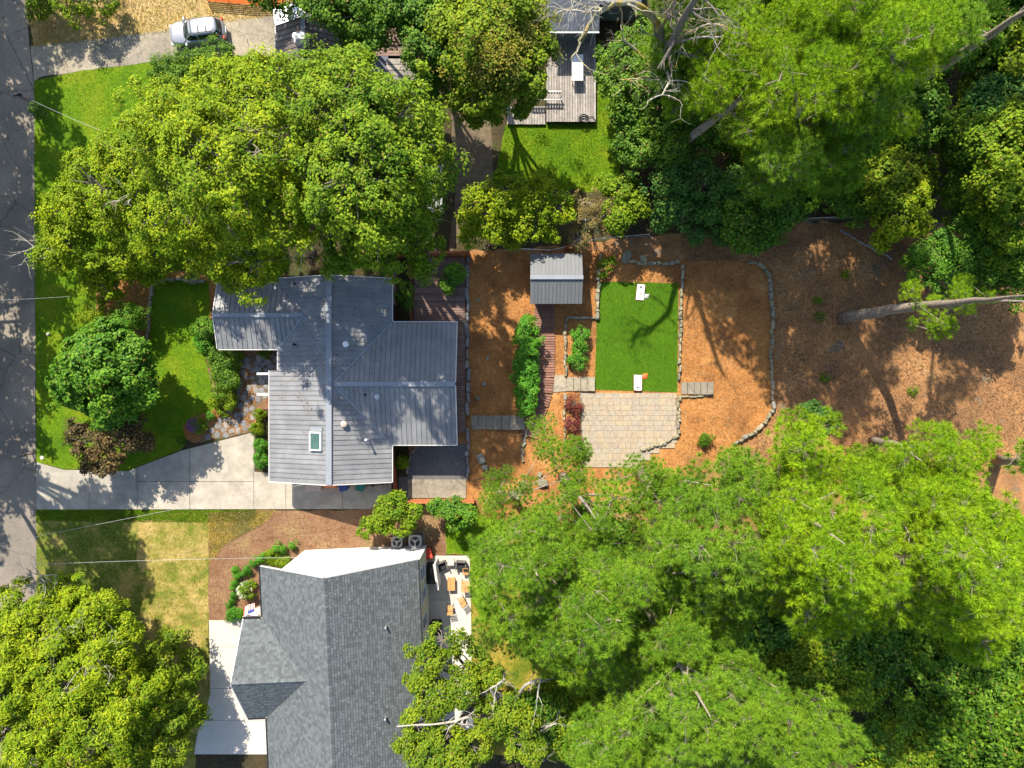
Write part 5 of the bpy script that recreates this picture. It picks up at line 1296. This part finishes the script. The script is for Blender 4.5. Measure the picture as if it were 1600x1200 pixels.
for c, r_, z, mt, lab in [((1150, 130), 2.6, 5, 'leaf_d', 'dark leafy filler under the first bright pine'), ((1210, 60), 2.6, 5, 'leaf_o', 'mottled understory tree below the top pine crowns'), ((1290, 180), 2.6, 4.5, 'leaf_g', 'green understory tree in the pine gap left of the leaning trunk'),
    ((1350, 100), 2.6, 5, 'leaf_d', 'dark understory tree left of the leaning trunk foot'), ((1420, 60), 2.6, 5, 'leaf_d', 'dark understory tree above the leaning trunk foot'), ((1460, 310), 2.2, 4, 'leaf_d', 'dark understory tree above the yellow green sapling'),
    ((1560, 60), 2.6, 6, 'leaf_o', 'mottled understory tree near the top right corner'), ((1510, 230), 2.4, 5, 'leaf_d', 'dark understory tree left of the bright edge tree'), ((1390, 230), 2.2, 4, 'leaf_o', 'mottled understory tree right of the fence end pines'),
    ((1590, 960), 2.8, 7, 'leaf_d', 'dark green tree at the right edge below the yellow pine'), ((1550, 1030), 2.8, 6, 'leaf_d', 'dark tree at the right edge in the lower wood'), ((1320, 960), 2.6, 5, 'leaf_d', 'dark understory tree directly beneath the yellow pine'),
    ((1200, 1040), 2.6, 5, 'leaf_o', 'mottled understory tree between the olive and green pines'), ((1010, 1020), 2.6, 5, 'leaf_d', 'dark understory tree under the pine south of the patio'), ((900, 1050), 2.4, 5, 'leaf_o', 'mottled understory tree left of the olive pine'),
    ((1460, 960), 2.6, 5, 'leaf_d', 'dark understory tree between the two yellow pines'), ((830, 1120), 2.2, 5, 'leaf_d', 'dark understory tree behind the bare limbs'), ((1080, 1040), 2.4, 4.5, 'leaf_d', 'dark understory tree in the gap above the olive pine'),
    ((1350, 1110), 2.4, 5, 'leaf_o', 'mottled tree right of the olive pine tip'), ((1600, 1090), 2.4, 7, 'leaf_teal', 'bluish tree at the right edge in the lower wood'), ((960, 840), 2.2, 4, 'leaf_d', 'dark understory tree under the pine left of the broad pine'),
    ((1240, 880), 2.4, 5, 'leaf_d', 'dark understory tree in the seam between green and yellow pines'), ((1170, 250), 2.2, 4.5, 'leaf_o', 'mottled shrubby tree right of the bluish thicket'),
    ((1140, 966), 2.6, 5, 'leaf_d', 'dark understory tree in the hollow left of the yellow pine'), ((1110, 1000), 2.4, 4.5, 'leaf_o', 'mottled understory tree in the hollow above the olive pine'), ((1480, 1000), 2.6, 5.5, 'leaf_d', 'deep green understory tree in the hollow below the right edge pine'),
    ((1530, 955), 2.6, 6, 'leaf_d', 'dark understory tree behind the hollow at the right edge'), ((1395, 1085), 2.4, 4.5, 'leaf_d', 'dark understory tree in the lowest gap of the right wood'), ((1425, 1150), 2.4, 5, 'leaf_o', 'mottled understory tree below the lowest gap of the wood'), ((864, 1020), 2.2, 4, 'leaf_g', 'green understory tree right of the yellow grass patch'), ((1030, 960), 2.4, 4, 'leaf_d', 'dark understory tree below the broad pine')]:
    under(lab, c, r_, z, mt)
# oak beside the shingle house with bare limbs
ok = broadleaf('oak_tree', 'mid green oak overlapping the shingle roof corner', 'tree', (790, 1090), [
    (692, 1000, 8.5, 1.1), (735, 1035, 7.5, 1.2), (668, 1035, 8.5, 1.1), (655, 1060, 8.5, .9), (680, 1090, 8.5, 1.3), (652, 1130, 8.5, 1.0), (690, 1160, 8.5, 1.4), (725, 1080, 8.5, 1.2), (765, 1115, 8, 1.1), (640, 1160, 8, .8), (740, 1165, 8, 1.1),
    (770, 1060, 7.5, .9), (800, 1120, 8, 1.3), (820, 1170, 8, 1.3), (700, 1200, 9, 1.8), (665, 1190, 8.5, 1.3)], M['leaf_o'], (.19, .11), .38, .95, 80, .3)
def bare(m, p, d, L, r_, depth, seed=0):
    pts = [p]; n = 4; q = p.copy(); dd = d.copy()
    for i in range(n):
        dd = (dd+Vector((rnd.uniform(-.35, .35), rnd.uniform(-.35, .35), rnd.uniform(-.2, .2)))).normalized(); q = q+dd*L/n; pts.append(q.copy())
    m.tube(pts, [r_*(1-.7*i/n) for i in range(n+1)], 5 if r_ > .03 else 3, False)
    if depth > 0:
        for k in range(rnd.choice([2, 3])):
            i = rnd.randint(1, n); nd_ = (dd+Vector((rnd.uniform(-.9, .9), rnd.uniform(-.9, .9), rnd.uniform(-.3, .5)))).normalized()
            bare(m, pts[i], nd_, L*rnd.uniform(.5, .75), r_*.5, depth-1)
def limb(m, pts, r0, r1, sprout=6, sub=1.6, depth=2):
    q = [P(*p) for p in pts]; n = len(q)
    fine = []
    for i in range(n-1):
        for j in range(3): fine.append(q[i].lerp(q[i+1], j/3)+Vector((rnd.uniform(-.05, .05), rnd.uniform(-.05, .05), rnd.uniform(-.05, .05))))
    fine.append(q[-1]); k = len(fine)
    m.tube(fine, [r0+(r1-r0)*i/(k-1) for i in range(k)], 8)
    for _ in range(sprout):
        i = rnd.randint(int(k*.35), k-1); d = Vector((rnd.uniform(-1, 1), rnd.uniform(-1, 1), rnd.uniform(-.2, .7))).normalized()
        bare(m, fine[i], d, sub*rnd.uniform(.5, 1.1), (r0+(r1-r0)*i/(k-1))*.45, depth)
m = MB()
for pts in [[(790, 1090, 6), (760, 1085, 7), (740, 1080, 7.5), (715, 1072, 8)], [(800, 1100, 6), (820, 1070, 8), (845, 1060, 9), (838, 1100, 9)], [(790, 1110, 6), (775, 1095, 8), (767, 1075, 9), (790, 1060, 9.5)],
            [(800, 1150, 6), (830, 1170, 7.5), (850, 1190, 8)], [(780, 1120, 6), (730, 1120, 8.5), (700, 1130, 9), (620, 1135, 9.5)], [(800, 1140, 5), (830, 1150, 6.5), (870, 1130, 8)]]:
    limb(m, pts, .13, .04, 5, 1.5, 1)
m.build('bare_limb', M['bark_pale'], ok)
for lab, spots in (('broad yellow green tree over the upper front lawn', [(385, 215, 14.5), (430, 235, 14.5), (60, 388, 5), (230, 300, 8)]), ('round bright green tree with lighter crown above the metal roof', [(495, 380, 9.5), (620, 190, 14), (640, 345, 10)]),
                   ('wide yellow green tree filling the lower left corner', [(110, 985, 7), (145, 1025, 8), (60, 905, 5.5)])):
    par = [o for o in C.objects if o.get('label') == lab][0]
    for a, b, z in spots:
        m = MB()
        for _ in range(5): bare(m, P(a, b, z)+Vector((rnd.uniform(-.4, .4), rnd.uniform(-.4, .4), 0)), Vector((rnd.uniform(-1, 1), rnd.uniform(-1, 1), .55)).normalized(), 1.7, .035, 2)
        m.build('bare_twigs', M['bark_pale'], par)
# dead tree
dt = thing('bare_tree', 'leafless lichen covered tree with crooked limbs at the top', 'tree', P(1034, 185))
m = MB()
limb(m, [(1034, 185, 0), (1040, 130, 6.9), (1044, 75, 12.4), (1062, 40, 15.9), (1085, 0, 19.3), (1100, -30, 20.7)], .38, .1, 10, 2.4, 2)
m.build('trunk', M['bark_grey'], dt)
for pts, r0 in [([(1038, 95, 9.7), (1032, 45, 12.4), (1012, 18, 14.5), (985, 3, 16.6), (958, 3, 17.2), (935, 20, 17.2), (917, 46, 16.6), (906, 62, 16.6), (903, 80, 16.6), (892, 92, 16.6)], .26),
                ([(1040, 118, 8.3), (1010, 92, 10.3), (974, 62, 11.7), (970, 40, 12.4)], .13), ([(1040, 122, 8.3), (1005, 121, 10.3), (968, 125, 11.7)], .12),
                ([(1043, 80, 11.7), (1068, 55, 13.8), (1105, 38, 15.2), (1130, 40, 15.9)], .12), ([(1040, 105, 10.3), (1046, 128, 12.4), (1036, 148, 13.1), (1012, 158, 13.8)], .09),
                ([(935, 20, 17.2), (905, 18, 17.7), (880, 15, 17.9)], .08), ([(958, 3, 17.2), (930, 2, 17.9), (900, -4, 17.9)], .1), ([(1032, 45, 12.4), (1045, 20, 15.2), (1060, -10, 16.6)], .12), ([(1048, 70, 12.4), (1075, 62, 13.8), (1105, 58, 15.2), (1130, 57, 15.2)], .07)]:
    m = MB(); limb(m, pts, r0, .03, 8, 1.9, 2); m.build('limb', M['bark_lichen'] if r0 in (.13, .12, .26) else M['bark_pale'], dt)

# --- pines
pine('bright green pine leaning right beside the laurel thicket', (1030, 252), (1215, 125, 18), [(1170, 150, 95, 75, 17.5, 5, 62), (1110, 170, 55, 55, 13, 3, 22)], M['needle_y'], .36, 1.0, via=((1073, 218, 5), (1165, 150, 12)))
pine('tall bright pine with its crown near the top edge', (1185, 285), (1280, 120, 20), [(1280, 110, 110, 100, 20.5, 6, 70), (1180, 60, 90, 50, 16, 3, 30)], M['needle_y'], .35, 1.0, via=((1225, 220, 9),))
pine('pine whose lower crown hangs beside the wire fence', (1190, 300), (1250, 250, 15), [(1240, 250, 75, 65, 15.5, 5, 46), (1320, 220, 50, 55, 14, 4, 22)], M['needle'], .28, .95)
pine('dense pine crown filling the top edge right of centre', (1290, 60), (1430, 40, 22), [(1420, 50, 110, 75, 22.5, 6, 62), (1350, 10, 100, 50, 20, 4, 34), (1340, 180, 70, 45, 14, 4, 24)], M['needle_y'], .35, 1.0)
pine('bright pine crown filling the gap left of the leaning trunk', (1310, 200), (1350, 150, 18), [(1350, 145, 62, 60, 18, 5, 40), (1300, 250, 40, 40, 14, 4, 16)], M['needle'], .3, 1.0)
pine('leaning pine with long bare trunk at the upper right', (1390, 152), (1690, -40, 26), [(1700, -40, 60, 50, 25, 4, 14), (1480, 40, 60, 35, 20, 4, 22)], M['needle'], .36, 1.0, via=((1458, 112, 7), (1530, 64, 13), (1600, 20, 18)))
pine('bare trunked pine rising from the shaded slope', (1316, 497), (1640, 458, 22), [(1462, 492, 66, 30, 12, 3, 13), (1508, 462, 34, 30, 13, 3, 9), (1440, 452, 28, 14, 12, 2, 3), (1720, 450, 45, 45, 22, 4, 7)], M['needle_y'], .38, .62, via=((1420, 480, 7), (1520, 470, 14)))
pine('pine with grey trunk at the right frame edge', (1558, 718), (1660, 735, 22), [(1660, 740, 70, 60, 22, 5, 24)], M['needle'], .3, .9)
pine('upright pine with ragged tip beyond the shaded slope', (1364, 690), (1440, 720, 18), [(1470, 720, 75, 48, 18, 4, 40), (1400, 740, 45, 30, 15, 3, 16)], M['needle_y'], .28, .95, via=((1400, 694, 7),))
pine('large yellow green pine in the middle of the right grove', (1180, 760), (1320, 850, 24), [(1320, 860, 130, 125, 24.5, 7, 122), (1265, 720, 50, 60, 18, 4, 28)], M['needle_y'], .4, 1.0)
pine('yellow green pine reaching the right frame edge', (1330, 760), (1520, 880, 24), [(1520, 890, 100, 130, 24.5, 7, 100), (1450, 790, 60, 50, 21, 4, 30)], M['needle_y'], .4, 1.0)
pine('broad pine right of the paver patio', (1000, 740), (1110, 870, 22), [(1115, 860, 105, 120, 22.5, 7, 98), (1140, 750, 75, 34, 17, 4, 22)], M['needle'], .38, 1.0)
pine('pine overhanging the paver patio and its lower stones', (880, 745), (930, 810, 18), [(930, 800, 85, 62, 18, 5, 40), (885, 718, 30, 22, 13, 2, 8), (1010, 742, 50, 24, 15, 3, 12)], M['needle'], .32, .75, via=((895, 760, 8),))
pine('pine nearest the orange fence with drooping twigs', (800, 770), (810, 780, 14), [(795, 765, 42, 42, 14, 4, 20), (905, 735, 34, 22, 12, 2.5, 8), (872, 690, 34, 20, 12, 2.5, 7), (848, 662, 18, 12, 11, 2, 4)], M['needle'], .24, .62)
pine('wide pine crown beside the white patio grass', (820, 850), (840, 900, 20), [(840, 900, 95, 100, 20, 6, 80), (775, 880, 30, 30, 15, 3, 8)], M['needle'], .36, .95)
pine('pine crown south of the white patio grass', (850, 960), (970, 970, 22), [(960, 960, 110, 95, 22, 6, 84), (850, 990, 45, 40, 16, 3, 14)], M['needle'], .36, 1.0)
pine('olive green pine spreading along the bottom edge', (985, 900), (1110, 1120, 23), [(1100, 1130, 150, 90, 23.5, 6, 115), (1060, 1010, 60, 40, 20, 4, 24), (1250, 1150, 75, 55, 21, 4, 34), (960, 1160, 60, 45, 20, 4, 24)], M['needle'], .4, 1.0)
pine('pine behind the patio grass near the bottom', (810, 1000), (830, 1010, 15), [(780, 985, 35, 25, 14, 3, 8)], M['needle_d'], .2, .8)

# --- hedge, shrubs, small trees
broadleaf('laurel_hedge', 'glossy green hedge along the boardwalk', 'hedge', (822, 570), [(824, 510, 1.3, .8), (823, 528, 1.3, .85), (823, 546, 1.3, .88), (822, 564, 1.3, .88), (822, 582, 1.3, .88), (821, 600, 1.3, .86), (821, 618, 1.2, .84), (823, 633, 1.1, .72)], M['leaf_hedge'], (.15, .09), .26, 1.6, 60, .06, low=-.4, flat=.9)
for c, lab in (((907, 521), 'dark'), ((905, 542), 'mid'), ((902, 564), 'low')):
    pass
tb = {(907, 521): 'shaded round shrub at the top of the stone bed', (905, 542): 'bright round shrub in the middle of the stone bed', (902, 564): 'bright round shrub lowest in the stone bed'}
for c, lab in tb.items(): bush('round_shrub', lab, c, .6, M['leaf_hedge'], .9, (.16, .06), group='three shrubs in the stone bed')
for c, lab, r_ in (((897, 629), 'dark red leaved shrub nearest the pavers corner', .62), ((894, 660), 'dark red leaved shrub in the middle of the straw strip', .6), ((897, 690), 'dark red leaved shrub lowest beside the pavers', .5)):
    bush('red_shrub', lab, c, r_, M['leaf_red'], .8, (.13, .07), group='red shrubs by the paver patio', dens=.9)
broadleaf('small_tree', 'bright green small tree beside the fan units', 'tree', (615, 805), [(610, 795, 3.2, 1.0), (630, 815, 3, .9), (595, 815, 2.6, .8), (575, 828, 2.0, .7), (645, 800, 2.6, .7), (620, 780, 2.8, .6)], M['leaf_g'], (.18, .12), .34, 1.2, 65, .09)
broadleaf('small_tree', 'bright green small tree below the orange fence', 'tree', (710, 800), [(705, 795, 2.6, .8), (728, 805, 2.6, .8), (680, 793, 2, .6), (715, 818, 2.2, .6)], M['leaf_maple'], (.18, .12), .34, 1.2, 65, .09)
broadleaf('shrub', 'dark green shrub on the slatted deck corner', 'shrub', (706, 436), [(704, 432, 1.4, .8), (714, 425, 1.5, .6), (698, 445, 1.1, .6)], M['leaf_maple'], (.15, .1), .3, 1.1, 60, .06)
broadleaf('shrub', 'narrow shaded shrub between house wall and deck', 'shrub', (633, 460), [(632, 452, 1.3, .6), (634, 470, 1.0, .55)], M['leaf_d'], (.14, .09), .3, 1.1, 60, .06)
broadleaf('conifer_shrub', 'feathery yellow green shrub above the round tree', 'shrub', (150, 490), [(150, 485, 2, .9), (135, 495, 1.6, .6)], M['leaf_y'], (.15, .05), .3, 1.3, 80, .06)
broadleaf('conifer_shrub', 'round dark green shrub above the round tree', 'shrub', (200, 500), [(198, 492, 2.2, 1.0), (212, 500, 1.8, .7), (185, 500, 1.8, .7)], M['leaf_maple'], (.13, .07), .3, 1.3, 70, .06)
broadleaf('clipped_hedge', 'dark clipped hedge between upper lawn and the parked SUV', 'hedge', (280, 110), [(255, 102, 1.2, .8), (275, 100, 1.2, .8), (295, 98, 1.3, .9), (250, 120, 1.2, .75), (250, 140, 1.1, .7), (320, 92, 1.5, 1.0), (345, 85, 1.8, 1.0), (275, 122, 1.2, .9), (300, 118, 1.3, .9)], M['leaf_d'], (.12, .08), .28, 1.4, 60, .06)
for i, (a, b, r_, h_, mt, lab) in enumerate([
    (322, 515, .9, 1.3, 'leaf_maple', 'shrub against the left wing of the metal roof house'), (318, 535, .7, 1.0, 'leaf_hedge', 'shrub just below the one at the left wing'),
    (345, 565, 1.0, 1.2, 'leaf_d', 'dark shrub at the lawn edge below the left wing'), (352, 590, 1.1, 1.3, 'leaf_d', 'largest dark shrub near the front walk'), (370, 570, .8, 1.0, 'leaf_d', 'dark shrub beside the flagstones below the eave'),
    (350, 625, .95, 1.1, 'leaf_g', 'bright leafy shrub where lawn meets the flagstones'), (375, 552, .6, .8, 'leaf_g', 'small bright shrub under the left wing eave'), (415, 551, .45, .6, 'leaf_g', 'tiny shrub beside the house wall at the flagstones'),
    (408, 650, .45, .7, 'leaf_g', 'first shrub in the strip beside the driveway wall'), (407, 672, .5, .8, 'leaf_g', 'second shrub in the strip beside the driveway wall'), (407, 695, .5, .8, 'leaf_hedge', 'third shrub in the strip beside the driveway wall'), (407, 716, .55, .8, 'leaf_hedge', 'last shrub in the strip beside the driveway wall'),
    (378, 955, .5, .7, 'leaf_hedge', 'round clipped shrub between hydrangea and pale walk'), (329, 648, .3, .5, 'leaf_hedge', 'small round shrub in the straw by the flagstones'), (285, 690, .35, .6, 'leaf_d', 'dark shrub at the driveway edge of the lawn'),
    (1100, 690, .5, .7, 'leaf_d', 'dark small shrub below the turf side steps'), (426, 872, .55, .5, 'leaf_g', 'low bright shrub by the white gable wall'), (445, 878, .6, .6, 'leaf_g', 'bright shrub tucked under the shingle roof corner'), (628, 722, .4, .6, 'leaf_y', 'yellow green plant in the dark gravel corner'),
    (650, 30, 1.0, 1.5, 'leaf_d', 'dark shrub under the trees by the shaded deck')]):
    bush('shrub', lab, (a, b), r_, M[mt], h_)
def flowering(label, c, r_, fm, n=60):
    t = bush('flowering_shrub', label, c, r_, M['leaf_g'], r_*1.3, (.12, .08)); b = P(*c)
    d = norm(rs.randn(n*3, 3)); d = d[d[:, 2] > .1][:n]; q = np.array(b)+np.array([0, 0, r_*.8])+d*r_*np.array([1.02, 1.02, .9])
    q = (q[:, None, :]+rs.randn(len(q), 10, 3)*.045).reshape(-1, 3); co, f = leaves_mesh(q, norm(np.array([0, 0, 1])+rs.randn(len(q), 3)*.5), .07, .06)
    link('blossom', npmesh('blossom', tolocal(co, t), f), fm, t)
flowering('white flowering hydrangea in the curved bark bed', (387, 919), .6, M['flower_w'])
flowering('purple flowering plant at the driveway corner', (309, 664), .55, M['flower_p'], 90)
flowering('pink flowering bush in front of the turf corner', (946, 420), .5, M['flower_r'], 25)
flowering('pink flowering bush behind the turf corner', (955, 408), .45, M['flower_r'], 18)
# clipped boxwood row: one modelled, the others copies
row = [(458, 853), (446, 855), (436, 857), (425, 862), (416, 866), (408, 871), (399, 880), (389, 886), (383, 893), (376, 899), (371, 908), (369, 917), (367, 926), (365, 935), (362, 944), (362, 953), (370, 887), (364, 960)]
bt = bush('boxwood_bush', 'small clipped boxwood bush in the curving row', row[0], .32, M['leaf_hedge'], .5, (.08, .05), cat='bush', per=40, clump=.16, group='clipped boxwood bushes in a curving row')
for a, b in row[1:]:
    s_ = rnd.uniform(.8, 1.15); dup(bt, P(a, b), rnd.uniform(0, 6), scale=(s_, s_, s_))
for i, (a, b) in enumerate([(1278, 468), (1322, 428), (1280, 495), (1425, 610), (1290, 590)]):
    bush('weed_clump', ['small weed clump at the slope near the grey trunk', 'dark weed clump high on the shaded slope', 'weed clump just left of the trunk base', 'weed clump in the sunny patch of the slope', 'weed clump in the middle of the shaded slope'][i], (a, b), .28, M['leaf_o'], .3, (.1, .06), dens=.8)

# fallen logs and sticks
t = P(1364, 690); 
def log(label, a, b, r_):
    m = MB(); p0 = P(*a); p1 = P(*b); p0.z = p1.z = r_*.9
    m.tube([p0, p0.lerp(p1, .5)+Vector((0, .06, 0)), p1], [r_, r_*.9, r_*.8], 10); tag(m.build('log', M['bark_grey']), label, 'log')
log('dead pale stick hanging in the dark wooded gap', (1540, 75), (1551, 150), .1)
# ---- off-frame trees, whose shadows cross the road and the yards
pp = [o for o in C.objects if o.get('label') == 'bright pine crown filling the gap left of the leaning trunk'][0]
for i, (x, y, k) in enumerate([(16, 27.5, 1.0), (22, 27.5, 1.0), (37, 21, 1.0)]):
    dup(pp, (x, y, 0), [0, 2.2, 4.1][i], ['first of two tall pines just beyond the top edge', 'second of two tall pines just beyond the top edge', 'tall pine beyond the right edge above the sapling'][i], (k*1.1, k*1.1, k))
zz_ = 14.0; lob = []
for _ in range(16):
    x_, y_ = -37.3+rnd.uniform(-3.4, 3.6), -1.5+rnd.uniform(-4.8, 4.6); z_ = zz_*rnd.uniform(.8, 1.05); k_ = (H-z_)/H
    lob.append((x_/k_*20+800, 600-y_/k_*20, z_, rnd.uniform(1.3, 2.0)))
broadleaf('roadside_tree', 'tallest roadside tree opposite the driveway mouth', 'tree', (-140, 600), lob, M['leaf_o'], (.36, .22), .6, .9, 34, .35)
rp = None
for i, (x, y, z, r_) in enumerate([(-43, 31, 10, 4.0), (-45.2, 24, 11, 4.0), (-45, 17, 11, 4.0), (-44.5, 10, 11, 4.4), (-44.5, 3.5, 10.5, 4.2), (-46.5, -5, 9, 3.2), (-41.5, 39, 12, 4.0), (-44, 46, 12, 4.0)]):
    lab = 'leafy roadside tree standing across the road, %s from the top' % ['third', 'fourth', 'fifth', 'sixth', 'seventh', 'lowest', 'second', 'first'][i]
    if rp is None:
        sc = (H-z)/H; cx = x/sc*20+800; cy = 600-y/sc*20
        lob = [(cx+rnd.uniform(-1, 1)*r_*22, cy+rnd.uniform(-1, 1)*r_*24, z*rnd.uniform(.75, 1.05), r_*rnd.uniform(.35, .55)) for _ in range(14)]
        rp = broadleaf('roadside_tree', lab, 'tree', (x*20+800, 600-y*20), lob, M['leaf_o'], (.34, .22), .55, .66, 32, .3)
    else: dup(rp, (x, y, 0), rnd.uniform(0, 6.28), lab, (r_/4, r_/4, z/10))
print('TRIS', sum(sum(len(p.vertices)-2 for p in me.polygons) if len(me.polygons) < 20000 else len(me.loops)-2*len(me.polygons) for me in bpy.data.meshes), 'pavers', npv, 'flags', len(ctr))
